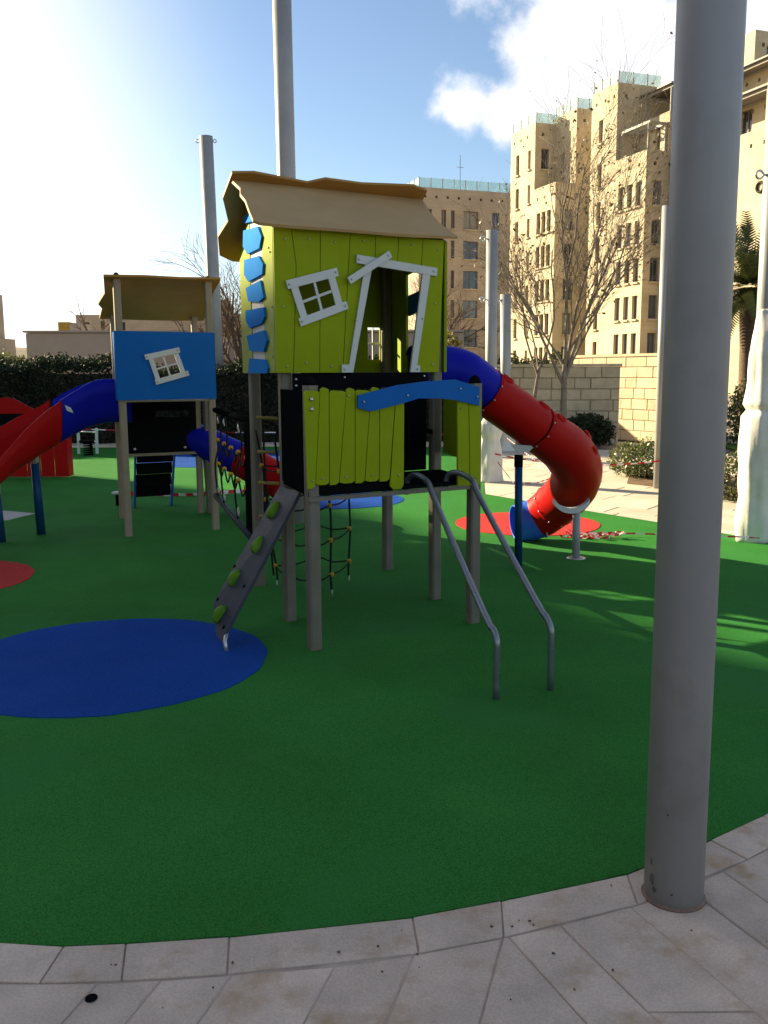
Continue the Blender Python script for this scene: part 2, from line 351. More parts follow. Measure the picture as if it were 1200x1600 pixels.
# mortar bed is the ground itself near the camera: keep one sheet
paving = tag(bpy.data.objects.new('paving', None), kind='structure'); COL.objects.link(paving)
def jz(): return random.uniform(-.0015, .0025)
joints_o = LO[::-1]+[OUT[1], OUT[2], OUT[3], OUT[5], OUT[6], OUT[7], OUT[9], OUT[10], OUT[11], OUT[12], OUT[13]]
joints_i = LI[::-1]+[INN[1], INN[2], INN[3], INN[5], INN[6], INN[8], INN[10], INN[11], INN[12], INN[13], INN[14]]
mid = {(OUT[3], OUT[5]): (OUT[4], INN[4]), (OUT[7], OUT[9]): (OUT[8], INN[9])}
for k in range(len(joints_o)-1):
    A, Bq, Cq, D = joints_o[k], joints_o[k+1], joints_i[k+1], joints_i[k]
    slab([D, Cq, Bq, A], .002+jz(), .03, M_stone, paving, 'kerb_stone')
edge_i = [(-6, 4.9)]+LI[::-1]+INN
def below_edge(x, y):       # signed: True when on the paved side
    for i in range(len(edge_i)-1):
        a, c = edge_i[i], edge_i[i+1]
        if a[0] <= x <= c[0]: return y <= a[1]+(c[1]-a[1])*(x-a[0])/(c[0]-a[0])
    return True
def cross_edge(f, x0):
    y = 4.6
    while y > 0 and not below_edge(f(x0, y), y): y -= .004
    return y
fl = lambda x0, y: x0+.3*(y-2.2)
fr_ = lambda x0, y: x0-.42*(y-2.2)
def strip(L0, L1, first=None, ch=(.42, .55, .7)):
    ya, yb = cross_edge(*L0), cross_edge(*L1); p, q = (L0[0](L0[1], ya), ya), (L1[0](L1[1], yb), yb); y = min(ya, yb)
    while y > -1.2:
        y2 = y-(first or random.choice(ch)); first = None
        p2, q2 = (L0[0](L0[1], y2), y2), (L1[0](L1[1], y2), y2); slab([p2, q2, q, p], jz(), .028, M_stone, paving); p, q, y = p2, q2, y2
lx = [-3.2, -3.0, -2.62, -2.35, -2.0, -1.75, -1.4, -1.08, -.76, -.6, -.42, -.155, .05, .285]
for i in range(len(lx)-1): strip((fl, lx[i]), (fl, lx[i+1]), None, (.42, .55, .7, .9))
rx = [.42, .60, .87, 1.115, 1.30, 1.62, 1.9, 2.25, 2.5, 2.85, 3.1]
for i in range(len(rx)-1): strip((fr_, rx[i]), (fr_, rx[i+1]), .36 if i == 1 else None)
gl = lambda k, y: fl(.285, y)+(fr_(.42, y)-fl(.285, y))*k
ya, yb = cross_edge(gl, 0), cross_edge(gl, 1); y0 = min(ya, yb)
slab([(gl(0, 1.97), 1.97), (gl(1, 1.97), 1.97), (gl(1, yb), yb), (gl(0, ya), ya)], jz(), .028, M_stone, paving)
for y, y2, k in ((1.97, 1.6, 1), (1.6, 1.2, 2), (1.2, .7, 2), (.7, .2, 3), (.2, -.4, 3), (-.4, -1.2, 4)):
    for j in range(k): slab([(gl(j/k, y2), y2), (gl((j+1)/k, y2), y2), (gl((j+1)/k, y), y), (gl(j/k, y), y)], jz(), .028, M_stone, paving)
b = MB(); b.face([(-3.4, -1.25, -.0032), (4.6, -1.25, -.0032), (3.2, 4.4, -.0032), (2.2, 3.9, -.0032), (1.3, 3.1, -.0032), (0, 2.52, -.0032), (-1, 2.40, -.0032), (-3.4, 3.1, -.0032)]); b.build('mortar_bed', mat('mortar', (.48, .36, .28), .9, .2, 9, .3, 80), paving)
b = MB(); b.lathe((-.765, 2.118, .001), [(.016, 0), (.0155, .003), (.004, .004)], 16); tag(b.build('drain_cap', M_black), 'small round black cap set into the paving at bottom left', 'drain cap')
b = MB()
for k in range(34):
    x = random.uniform(-1.1, 1.4); y = 2.0+.5*random.random()+max(0, x)*.25; r_ = random.uniform(.0015, .0045); a = random.random()*6
    P_ = [(x+r_*math.cos(a+q)*(1+.4*math.sin(2*q)), y+r_*math.sin(a+q), .0045) for q in (0, 1.2, 2.5, 3.7, 5)]; b.prism(P_, [(px_, py_, .0075) for px_, py_, _ in P_])
tag(b.build('debris', M_barkd), 'tiny dark crumbs scattered on the kerb and paving', 'debris', kind='stuff')
# sunlit paving on the far right, laid in rows
terrace = tag(bpy.data.objects.new('pavement', None), kind='structure'); COL.objects.link(terrace)
rub_edge = [(4.2, 6.0), (3.64, 8.42), (2.89, 9.56), (2.1, 10.7), (1.33, 11.85), (1.5, 13.5), (1.9, 16), (2.2, 19.2)]
dirv = Vector((.80, -.6)); nrmv = Vector((.6, .80)); n_ter = 0
def terr(a, c): p = dirv*a+nrmv*c; return (p.x, p.y)
def inside_rub(p):
    j = False; P = rub
    for i in range(len(P)):
        a, c = P[i], P[i-1]
        if (a[1] > p[1]) != (c[1] > p[1]) and p[0] < (c[0]-a[0])*(p[1]-a[1])/(c[1]-a[1])+a[0]: j = not j
    return j
c = 7.0; row = 0
while c < 17.2:
    hgt = .46; a = -9.5+random.random()*.5
    while a < 3:
        w = random.choice((.6, .8, 1.0)); q = [terr(a, c), terr(a+w, c), terr(a+w, c+hgt), terr(a, c+hgt)]
        ctr = terr(a+w/2, c+hgt/2)
        inn = [inside_rub(p) for p in q]
        vis = ctr[0] > .6 and ctr[1] > 6 and ctr[1] < 19 and abs(ctr[0])/ctr[1] < .48
        if vis and not all(inn) and n_ter < 290:
            if slab(q, -.004+jz(), .022, M_pale, terrace, 'paving_slab', .005, .006): n_ter += 1
        a += w
    c += hgt; row += 1

# ------------------------------------------------------------------ green play tower
GT = Fr((-.41, 5.10), 29.3, 18.5); W = GT.W
fn = Vector((.489, -.872, 0)).normalized()          # outward normal of the front
tower = thing('play_tower', (-.1, 6.2, 0), 'lime green two-storey play tower with tan roof, crooked white door and window', 'play tower')
def post(fr, s, t, z0, z1, parent, m=M_post, w=.072, name='post'):
    b = MB(); c = fr.W(s, t, 0); h = w/2; ax, ay = fr.e1, Vector((-fr.e1.y, fr.e1.x, 0)); e = .010
    P = [(-h+e, -h), (h-e, -h), (h, -h+e), (h, h-e), (h-e, h), (-h+e, h), (-h, h-e), (-h, -h+e)]
    b.prism([c+ax*x+ay*y+Vector((0, 0, z0)) for x, y in P], [c+ax*x+ay*y+Vector((0, 0, z1)) for x, y in P]); return b.build(name, m, parent)
for s, t, z1 in ((0, 0, 1.53), (1.12, 0, 1.53)):
    p = post(GT, s, t, -.02, z1, tower); dome('post_cap', W(s, t, z1), .037, .05, M_black, p)
for s, t in ((0, .66), (1.12, .66), (0, 1.70), (1.12, 1.70)): post(GT, s, t, -.02, 2.44, tower)
# platforms
b = MB(); b.prism([W(s, t, .905) for s, t in ((-.03, -.03), (1.15, -.03), (1.15, .64), (-.03, .64))], [W(s, t, .93) for s, t in ((-.03, -.03), (1.15, -.03), (1.15, .64), (-.03, .64))]); b.build('platform', M_black, tower)
b = MB(); b.bar(W(-.035, -.045, .892), W(1.06, -.045, .892), .03, .024); b.build('platform_beam', M_post, tower)
b = MB(); b.prism([W(s, t, 1.18) for s, t in ((.05, .62), (1.08, .62), (1.08, 1.72), (.45, 1.72), (.45, 1.2), (.05, 1.2))], [W(s, t, 1.21) for s, t in ((.05, .62), (1.08, .62), (1.08, 1.72), (.45, 1.72), (.45, 1.2), (.05, 1.2))]); b.build('platform', M_black, tower)
# black boards under and behind
panel('lower_fascia', GT, [[(-.0, .915), (.60, .915), (.60, 1.02), (-.0, 1.02)]], -.035, -.02, M_black, tower)
panel('black_board', GT, [[(.04, 1.49), (1.03, 1.505), (1.03, 1.598), (.04, 1.598)]], .595, .615, M_black, tower)
panel('back_board', GT, [[(.05, .935), (1.035, .935), (1.035, 1.485), (.05, 1.485)]], .63, .65, M_black, tower)
for s, z in ((.06, 1.56), (.40, 1.57), (1.0, 1.575), (.06, 1.52)): bolt(W(s, .593, z), fn, tower, .009)
spanel('side_board', GT, [[(.06, .93), (.60, .93), (.60, 1.50), (.06, 1.50)]], -.045, -.025, M_black, tower)
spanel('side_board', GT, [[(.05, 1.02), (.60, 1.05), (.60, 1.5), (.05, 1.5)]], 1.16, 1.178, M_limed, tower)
# lower front planks
zt = [1.50, 1.515, 1.497, 1.51, 1.498, 1.512, 1.50, 1.49]
sm = [((-.055, 1.50), (-.044, .965)), ((.044, 1.50), (.007, .965)), ((.100, 1.5), (.095, .965)), ((.208, 1.5), (.156, .97)), ((.264, 1.5), (.258, .97)), ((.366, 1.5), (.322, .97)), ((.424, 1.5), (.418, .97)), ((.533, 1.5), (.488, .97)), ((.590, 1.49), (.585, .92))]
for k in range(8):
    (a, _), (c, zb) = sm[k]; (a2, _), (c2, zb2) = sm[k+1]; g = .0022; z = zt[k]
    lowz = .955 if k == 0 else .915 if k == 7 else .968+.004*(k % 2)
    wv = .009
    if k == 7: poly = [(c+g, lowz+.02), (c+.025, lowz), (c2-.02, lowz), (c2-g, lowz+.025), (a2-g, z), (a+g, z)]
    else: poly = [(c+g, lowz+.008 if k % 2 else lowz), (c+.03, lowz), (c2-.022, lowz), (c2-g, lowz+.012), (a2-g, z-wv), (a2-.018, z), (a+.02, z+.004), (a+g, z-wv*.8)]
    pl = panel('plank', GT, [poly], -.062, -.04, M_lime, tower)
for z in (1.455, 1.40): bolt(W(-.01, -.064, z), fn, tower, .013)
for (x0, x1, y0, y1) in (((.962), (1.043), (.972), (1.058)), ((1.048), (1.136), (1.063), (1.140))):
    panel('plank', GT, [[(y0, .905), (y1, .905), (x1, 1.43), (x0, 1.43)]], -.062, -.04, M_lime, tower)
panel('blue_lintel', GT, [[(.274, 1.402), (.357, 1.379), (.569, 1.421), (.679, 1.447), (.836, 1.444), (.936, 1.433), (1.115, 1.394), (1.114, 1.507), (.935, 1.555), (.72, 1.545), (.527, 1.525), (.275, 1.471)]], -.085, -.064, M_blue, tower)
for s, z in ((.31, 1.435), (.60, 1.465), (.97, 1.50), (1.095, 1.45)): bolt(W(s, -.087, z), fn, tower, .007)
b = MB(); b.tube([W(-.01, .03, 1.44), W(-.025, .62, 1.455)], .012, 8); b.build('grab_bar', M_rail, tower, True)
# upper house: front planks with window and door openings
DOOR = [(.448, 1.595), (.883, 1.595), (.982, 2.244), (.57, 2.285)]
WIN = [(.083, 2.129), (.139, 1.934), (.339, 2.018), (.289, 2.192)]
us = [[(-.075, 2.465), (-.075, 1.60)], [(.046, 2.465), (.073, 2.247), (.041, 1.60)], [(.240, 2.465), (.221, 1.60)], [(.448, 2.465), (.383, 1.60)], [(.630, 2.465), (.59, 1.60)], [(.799, 2.465), (.75, 1.60)], [(.985, 2.465), (.972, 2.293), (.928, 1.60)], [(1.150, 2.465), (1.114, 1.60)]]
for k in range(7):
    a, c = us[k], us[k+1]; g = .0022
    poly = [(x+g, z) for x, z in a]+[(x-g, z) for x, z in c[::-1]]
    pcs = [poly]
    for hole in (WIN, DOOR):
        nx = []
        for q in pcs: nx += minus(q if area(q) > 0 else q[::-1], hole)
        pcs = nx
    panel('plank', GT, [p for p in pcs if abs(area(p)) > 1e-4], .575, .597, M_lime, tower)
for s_, z in ((.0, 1.64), (.13, 1.66), (.30, 1.64), (1.06, 1.65), (1.10, 2.40), (.0, 2.40), (.16, 2.41), (.34, 2.40), (.54, 2.42), (.9, 2.42), (1.08, 2.05), (-.02, 2.0)): bolt(W(s_, .5745, z), fn, tower, .006)
for s_, z in ((-.01, 1.0), (.05, 1.01), (.20, 1.01), (.37, 1.01), (.46, 1.46), (.55, 1.0), (.99, 1.38), (1.10, .95), (1.0, .95), (.22, 1.47)): bolt(W(s_, -.0625, z), fn, tower, .006)
def board(p, q, w, t0, t1, parent, name, m=M_white, ext0=0, ext1=0):
    p, q = Vector(p), Vector(q); d = (q-p).normalized(); n_ = Vector((-d.y, d.x))*w/2; p = p-d*ext0; q = q+d*ext1
    return panel(name, GT, [[tuple(p-n_), tuple(q-n_), tuple(q+n_), tuple(p+n_)]], t0, t1, m, parent)
wf = board((.005, 2.128), (.350, 2.222), .052, .553, .574, tower, 'window_frame')
board((.085, 1.905), (.415, 2.022), .050, .553, .574, wf, 'rail')
board((.052, 2.125), (.118, 1.93), .048, .556, .574, wf, 'stile'); board((.305, 2.195), (.362, 2.01), .048, .556, .574, wf, 'stile')
board((.186, 2.165), (.239, 1.975), .016, .558, .574, wf, 'glazing_bar'); board((.111, 2.032), (.314, 2.105), .016, .560, .572, wf, 'glazing_bar')
for s, z in ((.02, 2.132), (.335, 2.218), (.10, 1.912), (.40, 2.017)): bolt(W(s, .552, z), fn, wf, .007)
df = board((.485, 2.308), (1.085, 2.255), .052, .553, .574, tower, 'door_frame')
panel('jamb', GT, [[(.372, 1.60), (.372, 1.65), (.425, 1.65), (.545, 2.28), (.60, 2.28), (.452, 1.60)]], .556, .574, M_white, df)
panel('jamb', GT, [[(.880, 1.60), (.955, 1.60), (.955, 1.645), (.932, 1.645), (1.035, 2.24), (.975, 2.24)]], .556, .574, M_white, df)
pb = board((.422, 2.168), (.722, 2.348), .045, .528, .550, df, 'crooked_board')
for s, z, t in ((.50, 2.306, .552), (1.06, 2.258, .552), (.39, 1.62, .554), (.935, 1.62, .554), (.475, 1.93, .554), (.972, 1.95, .554), (.44, 2.178, .527), (.705, 2.337, .527)): bolt(W(s, t, z), fn, df, .007)
# left side wall: lime strips, white backing and a column of blue stones
spanel('side_strip', GT, [[(.60, 1.60), (.92, 1.60), (.92, 2.66), (.60, 2.48)]], -.075, -.055, M_lime, tower)
spanel('side_strip', GT, [[(1.36, 1.60), (1.77, 1.60), (1.77, 2.46), (1.36, 2.66)]], -.075, -.055, M_lime, tower)
spanel('side_backing', GT, [[(.925, 1.60), (1.355, 1.60), (1.355, 2.66), (.925, 2.66)]], -.070, -.056, M_white, tower)
stones = [[(1.50, 2.66), (.98, 2.66), (.94, 2.60), (1.0, 2.57), (1.45, 2.615)], [(1.50, 2.575), (.97, 2.525), (.86, 2.447), (.94, 2.386), (1.37, 2.402), (1.53, 2.473)], [(1.50, 2.378), (.97, 2.342), (.83, 2.278), (.86, 2.219), (1.36, 2.218), (1.52, 2.28)], [(1.47, 2.185), (.93, 2.186), (.837, 2.071), (1.01, 2.056), (1.38, 2.087)],
          [(1.49, 2.033), (.845, 2.012), (.832, 1.952), (.92, 1.917), (1.36, 1.905), (1.52, 1.97)], [(1.49, 1.858), (.864, 1.869), (.768, 1.802), (.88, 1.733), (1.386, 1.753)], [(1.40, 1.701), (.846, 1.684), (.769, 1.631), (.795, 1.598), (1.46, 1.598)]]
M_bstone = mat('sky_blue_board', (.015, .20, .62), .75, .05, 5, spec=.02)
for q in stones: spanel('blue_stone', GT, [q], -.092, -.076, M_bstone, tower)
for t, z in ((.66, 2.33), (.70, 2.36), (.64, 2.0), (.66, 1.7)): bolt(W(-.077, t, z), (-.95, -.31, 0), tower, .006)
# right wall with slide opening, back wall window added for a sun patch
SO = [(1.0, 1.25), (1.52, 1.25), (1.52, 2.25), (1.0, 2.25)]
rw = [(.60, 1.60), (1.77, 1.60), (1.77, 2.46), (1.2, 2.72), (.60, 2.46)]
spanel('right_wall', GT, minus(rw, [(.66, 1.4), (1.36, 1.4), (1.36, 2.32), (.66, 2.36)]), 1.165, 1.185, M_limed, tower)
spanel('hood', GT, [[(.70, 2.09), (1.38, 2.02), (1.38, 2.17), (.70, 2.22)]], 1.19, 1.21, M_blue, tower)
bwn = [(.97, 1.70), (1.08, 1.70), (1.08, 1.95), (.97, 1.95)]
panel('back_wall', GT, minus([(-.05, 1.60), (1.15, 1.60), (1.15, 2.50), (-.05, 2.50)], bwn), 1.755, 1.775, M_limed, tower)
bw = panel('added_back_window', GT, [[(1.02, 1.70), (1.03, 1.70), (1.03, 1.95), (1.02, 1.95)]], 1.776, 1.79, M_white, tower); panel('glazing_bar', GT, [[(.97, 1.82), (1.08, 1.82), (1.08, 1.835), (.97, 1.835)]], 1.791, 1.80, M_white, bw)
# roof: front board and rear board crossing over it, irregular edges
def roofboard(name, outline, th, m, up):
    b = MB(); A = [W(*p) for p in outline]; nrm = (A[1]-A[0]).cross(A[2]-A[0]).normalized()
    if nrm.dot(Vector(up)) < 0: nrm = -nrm
    b.prism(A, [p+nrm*th for p in A]); return b.build(name, m, tower)
def ftop(s, v, z0=2.455, z1=2.83, t0=.50, t1=1.22): return (s, t0+(t1-t0)*v, z0+(z1-z0)*v)
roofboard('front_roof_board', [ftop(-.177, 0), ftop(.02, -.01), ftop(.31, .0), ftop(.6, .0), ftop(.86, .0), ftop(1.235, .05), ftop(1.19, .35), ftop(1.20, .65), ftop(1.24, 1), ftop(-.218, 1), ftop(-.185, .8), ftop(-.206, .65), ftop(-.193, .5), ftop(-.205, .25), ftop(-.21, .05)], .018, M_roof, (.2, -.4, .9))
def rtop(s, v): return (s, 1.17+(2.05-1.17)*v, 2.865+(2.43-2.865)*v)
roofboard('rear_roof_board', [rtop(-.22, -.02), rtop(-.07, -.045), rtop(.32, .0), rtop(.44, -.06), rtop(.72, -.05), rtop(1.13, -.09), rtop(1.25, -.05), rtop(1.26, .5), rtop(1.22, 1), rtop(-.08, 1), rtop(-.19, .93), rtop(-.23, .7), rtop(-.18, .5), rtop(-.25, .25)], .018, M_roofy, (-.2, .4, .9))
# climbing board with holds
up1, up2, lo2, lo1 = Vector((-.655, 5.64, .895)), Vector((-.505, 5.34, .895)), Vector((-.955, 5.085, .055)), Vector((-1.105, 5.37, .115))
nb = (up2-up1).cross(lo1-up1).normalized(); nb = nb if nb.z > 0 else -nb
ramp = MB(); mid_ = [up1, up2, lo2+(up2-lo2)*.05, lo2+(lo1-lo2)*.18, lo1+(lo2-lo1)*.12, lo1+(up1-lo1)*.08]
mid_ = [up1, up2, lo2, lo2+(lo1-lo2)*.25, lo1+(up1-lo1)*.12]
ramp.prism([p-nb*.02 for p in mid_], mid_); rampo = ramp.build('climbing_board', M_grey, tower)
def on_ramp(a, v): return (up1+(up2-up1)*a)*(1-v)+(lo1+(lo2-lo1)*a)*v
for a, v in ((.42, .17), (.55, .41), (.34, .66), (.52, .89)):
    c = on_ramp(a, v); b = MB(); x = (up2-up1).normalized(); y = nb.cross(x); ring = []
    prof = [(1.0, 0), (1.05, .012), (.85, .032), (.45, .043), (.08, .046)]; i0 = 0; n_ = 14; ph = random.random()*6
    for r_, h in prof:
        for j in range(n_):
            q = 2*math.pi*j/n_; k = 1+.14*math.sin(3*q+ph)+.08*math.sin(5*q); b.v.append(tuple(c+(x*math.cos(q)*.034+y*math.sin(q)*.056)*r_*k+nb*h))
    for k in range(len(prof)-1):
        for j in range(n_): p, q = k*n_+j, k*n_+(j+1) % n_; b.f.append((p, q, q+n_, p+n_)); b.mi.append(0)
    e = (len(prof)-1)*n_; b.f.append(tuple(range(e, e+n_))); b.mi.append(0); b.build('climbing_hold', M_hold, rampo, True)
for a, v in ((.80, .66), (.10, .845), (.02, .61), (.85, .93)):
    c = on_ramp(a, v); b = MB(); b.tube([c, c+nb*.004], .012, 8); b.build('hole', M_black, rampo)
b = MB(); b.tube([on_ramp(.9, .93)-nb*.02, Vector((-.93, 5.07, .06)), Vector((-.915, 5.05, -.01))], .013, 8); b.build('foot_bracket', M_steel, rampo, True)
# handrails
for pts in ([(.55, 4.27, -.01), (.55, 4.27, .24), (.548, 4.275, .30), (.535, 4.31, .345), (.50, 4.40, .40), (.30, 5.16, .855), (.27, 5.30, .94), (.245, 5.37, .965), (.20, 5.43, .985), (.165, 5.465, .975), (.14, 5.48, .94), (.135, 5.48, .86)],
            [(.84, 4.39, -.01), (.838, 4.39, .26), (.834, 4.395, .325), (.815, 4.43, .375), (.78, 4.52, .43), (.575, 5.27, .85), (.545, 5.40, .935), (.52, 5.46, .96), (.47, 5.51, .985), (.42, 5.545, .985), (.39, 5.57, .95), (.385, 5.57, .87)]):
    b = MB(); b.tube(pts, .0175, 12, sub=3); b.build('handrail', M_rail, tower, True)
# rope chimney under the house
NA = [(-.80, 6.62), (-.655, 6.30), (-.50, 6.18), (-.375, 6.33), (-.27, 6.77), (-.52, 6.92)]
def netp(k, z):
    x, y = NA[k % 6]; c = Vector((-.56, 6.52)); f = 1+.28*min(1, z/1.2); return Vector((c.x+(x-c.x)*f-.06*z, c.y+(y-c.y)*f+.03*z, z))
for k in range(6):
    b = MB(); b.tube([netp(k, z)+Vector((.008*math.sin(z*9+k), .008*math.cos(z*7+k), 0)) for z in (.06, .2, .4, .6, .8, 1.0, 1.18)], .008, 6, sub=2); ro = b.build('rope', M_rope, tower, True)
    b = MB(); p = netp(k, .06); b.tube([p, p-Vector((0, 0, .07))], .004, 6); b.build('anchor', M_steel, ro, True)
for j, z in enumerate((.17, .42, .67, .92)):
    b = MB(); pts = []
    for k in range(6):
        p, q = netp(k, z), netp(k+1, z); pts += [p, (p+q)/2-Vector((0, 0, .022))]
    pts.append(pts[0]); b.tube(pts, .006, 6, False, sub=3); ring = b.build('rope_ring', M_rope, tower, True)
    for k in range(6):
        p = netp(k, z); b = MB(); b.lathe(p-Vector((0, 0, .018)), [(.008, 0), (.017, .008), (.017, .028), (.008, .036)], 8); b.build('rope_connector', M_conn, ring, True)
for z in (.55, .80, 1.03, 1.28):
    b = MB(); a = Vector((-.93, 6.62, z)); b.tube([a, a+Vector((.15, .035, -.012))], .013, 8); b.build('rung', M_rung, tower, True)
b = MB(); b.tube([(-.88, 6.63, 1.6), (-.88, 6.63, 1.0), (-.86, 6.63, .5), (-.83, 6.62, .1)], .008, 6, sub=3); b.build('rope', M_rope, tower, True)

# ------------------------------------------------------------------ tube slide on the right
def tubeslide(name, label, segs, posts, parent=None):
    t = thing(name, segs[0][1][0], label, 'slide')
    for nm, pts, rad, m in segs:
        b = MB(); b.tube(pts, rad, 26, False, sub=6); o = b.build(nm, m, t, True)
        sol = o.modifiers.new('wall', 'SOLIDIFY'); sol.thickness = .012; sol.offset = -1
    return t
SP = [(.215, 6.85, 1.632), (.33, 6.89, 1.635), (.46, 6.94, 1.63), (.62, 7.0, 1.585), (.79, 7.09, 1.455)]
SR = [(.79, 7.09, 1.455), (1.0, 7.215, 1.315), (1.23, 7.35, 1.16)]
SB = [(1.23, 7.35, 1.16), (1.40, 7.48, 1.045), (1.56, 7.63, .925), (1.68, 7.83, .76), (1.70, 8.03, .595), (1.655, 8.22, .455), (1.60, 8.36, .36)]
SE = [(1.60, 8.36, .36), (1.545, 8.45, .285), (1.49, 8.51, .225)]
SX = [(1.49, 8.51, .225), (1.37, 8.51, .185), (1.25, 8.49, .17)]
ts = tubeslide('tube_slide', 'red and blue tube slide curling down to the red circle beside the green tower', [('blue_tube', SP, [.165, .168, .17, .175, .18], M_pblue), ('red_tube', SR, [.182, .182, .186], M_pred), ('red_bend', SB, [.19, .2, .215, .222, .22, .214, .21], M_pred), ('red_end_tube', SE, [.208, .205, .2], M_pred), ('exit_section', SX, [.2, .19, .172], M_plblue)], [])
def flange(p, q, r, parent, m):
    p, q = Vector(p), Vector(q); d = (q-p).normalized(); b = MB(); b.tube([p-d*.012, p+d*.012], r, 26); return b.build('flange', m, parent, True)
def ringflange(p, q, r, parent, m, wth=.011):
    p, q = Vector(p), Vector(q); d = (q-p).normalized(); x = d.cross(Vector((0, 0, 1))).normalized(); y = d.cross(x); b = MB()
    b.tube([p+(x*math.cos(a)+y*math.sin(a))*r for a in [2*math.pi*k/28 for k in range(29)]], wth, 6, False); return b.build('flange', m, parent, True)
ringflange(SR[0], SR[1], .182, ts, M_pred, .007); ringflange(SB[0], SB[1], .187, ts, M_pred, .007); ringflange(SE[0], SE[1], .209, ts, M_pred, .007); ringflange(SX[0], SX[1], .2, ts, M_white, .008)
for path, rad in ((SR, .19), (SB, .195), (SE, .216)):
    p_, q_ = Vector(path[0]), Vector(path[1]); d_ = (q_-p_).normalized(); x_ = d_.cross(Vector((0, 0, 1))).normalized(); y_ = x_.cross(d_)
    for k in range(10): a = 2*math.pi*k/10+.2; n_ = x_*math.cos(a)+y_*math.sin(a); bolt(p_+n_*(rad+.002), n_, ts, .008)
# moulded grips: shallow oval dishes on the joints
def grip(path, rad, f, ang, parent, m, ln=.055, wd=.026):
    P_ = [Vector(p) for p in path]; k = min(int(f), len(P_)-2); c = P_[k].lerp(P_[k+1], f-k); d = (P_[k+1]-P_[k]).normalized(); x = d.cross(Vector((0, 0, 1))).normalized(); y = x.cross(d); n_ = x*math.cos(ang)+y*math.sin(ang); t = d.cross(n_); c = c+n_*rad
    b = MB(); n = 18
    for r_, h in ((1.25, -.012), (1.08, .008), (.9, .006), (.6, -.004), (.05, -.006)):
        for j in range(n): a = 2*math.pi*j/n; q = c+d*math.cos(a)*ln*r_+t*math.sin(a)*wd*r_+n_*h; q = q-n_*((math.sin(a)*wd*r_)**2/(2*rad)); b.v.append(tuple(q))
    for k in range(4):
        for j in range(n): p, q = k*n+j, k*n+(j+1) % n; b.f.append((p, q, q+n, p+n)); b.mi.append(0)
    e = 4*n; b.f.append(tuple(range(e, e+n))); b.mi.append(0); return b.build('moulded_grip', m, parent, True)
for path, rad, f, ang in ((SR, .184, .28, .95), (SR, .184, 1.75, .95), (SB, .197, .45, .75), (SB, .221, 2.0, .9), (SB, .221, 2.2, .25), (SB, .22, 3.0, .8)): grip(path, rad+.006, f, ang, ts, M_pred)
sp1 = MB(); sp1.tube([(1.105, 7.27, -.01), (1.09, 7.27, .90)], .032, 14); p1 = sp1.build('support_post', M_bpost, ts, True)
b = MB(); b.tube([(1.09, 7.27, .84), (1.09, 7.27, .935)], .036, 14); b.build('post_cap', M_black, p1, True)
b = MB(); b.prism([(1.03, 7.25, 1.02), (1.09, 7.25, .945), (1.17, 7.25, .965), (1.22, 7.25, 1.01)], [(1.03, 7.33, 1.02), (1.09, 7.33, .945), (1.17, 7.33, .965), (1.22, 7.33, 1.01)]); b.build('bracket', M_white, p1)
sp2 = MB(); sp2.tube([(1.655, 7.64, -.01), (1.65, 7.64, .43)], .034, 14); p2 = sp2.build('support_post', M_pole, ts, True)
b = MB(); cc = Vector((1.62, 7.75, .60))
P = []
for k in range(13):
    a = math.pi*(.15+.7*k/12); P.append((1.60-.17*math.cos(a), .60-.155*math.sin(a)))
Q = P+[(x, z-.04) for x, z in P[::-1]]
b = MB()
for k in range(12):
    (x1, z1), (x2, z2) = P[k], P[k+1]; b.prism([(x1, 7.60, z1), (x2, 7.60, z2), (x2, 7.60, z2-.045), (x1, 7.60, z1-.045)], [(x1, 7.67, z1), (x2, 7.67, z2), (x2, 7.67, z2-.045), (x1, 7.67, z1-.045)])
b.build('bracket', M_white, p2)
b = MB(); b.lathe((1.655, 7.64, .0045), [(.085, 0), (.08, .008), (.04, .012)], 18); b.build('base_plate', M_steel, p2, True)

# ------------------------------------------------------------------ blue play tower
BT = Fr((-2.54, 8.84), 25, 18.5); WB = BT.W
bt = thing('play_tower', (-2.3, 9.5, 0), 'small blue play tower with brown slanting roof and crooked white window', 'play tower')
bfn = Vector((math.sin(R(25)), -math.cos(R(25)), 0))
for s, t, z1 in ((0, 0, 2.50), (.88, 0, 2.50), (0, 1.2, 2.27), (.88, 1.2, 2.25)):
    p = post(BT, s, t, -.02, z1, bt, M_postw, .068)
    if t == 0: dome('post_cap', WB(s, t, z1), .034, .055, M_black, p)
BW = [(.301, 1.745), (.360, 1.535), (.582, 1.609), (.520, 1.795)]
panel('blue_panel', BT, minus([(-.047, 1.345), (.923, 1.345), (.913, 2.0), (-.047, 2.005)], BW), -.055, -.036, M_blue, bt)
def bboard(p, q, w, t0, t1, parent, name):
    p, q = Vector(p), Vector(q); d = (q-p).normalized(); n_ = Vector((-d.y, d.x))*w/2
    return panel(name, BT, [[tuple(p-n_), tuple(q-n_), tuple(q+n_), tuple(p+n_)]], t0, t1, M_white, parent)
wf = bboard((.232, 1.755), (.570, 1.828), .052, -.076, -.057, bt, 'window_frame'); bboard((.322, 1.515), (.650, 1.603), .05, -.076, -.057, wf, 'rail')
bboard((.285, 1.75), (.348, 1.54), .045, -.073, -.057, wf, 'stile'); bboard((.535, 1.79), (.596, 1.61), .045, -.073, -.057, wf, 'stile')
bboard((.33, 1.64), (.55, 1.70), .014, -.071, -.059, wf, 'glazing_bar'); bboard((.412, 1.76), (.470, 1.575), .014, -.069, -.057, wf, 'glazing_bar')
for s, z in ((.25, 1.76), (.55, 1.824), (.34, 1.52), (.63, 1.598)): bolt(WB(s, -.078, z), bfn, wf, .007)
spanel('side_panel', BT, [[(-.03, 1.345), (.30, 1.345), (.30, 2.0), (-.03, 2.0)]], -.052, -.036, M_blue, bt)
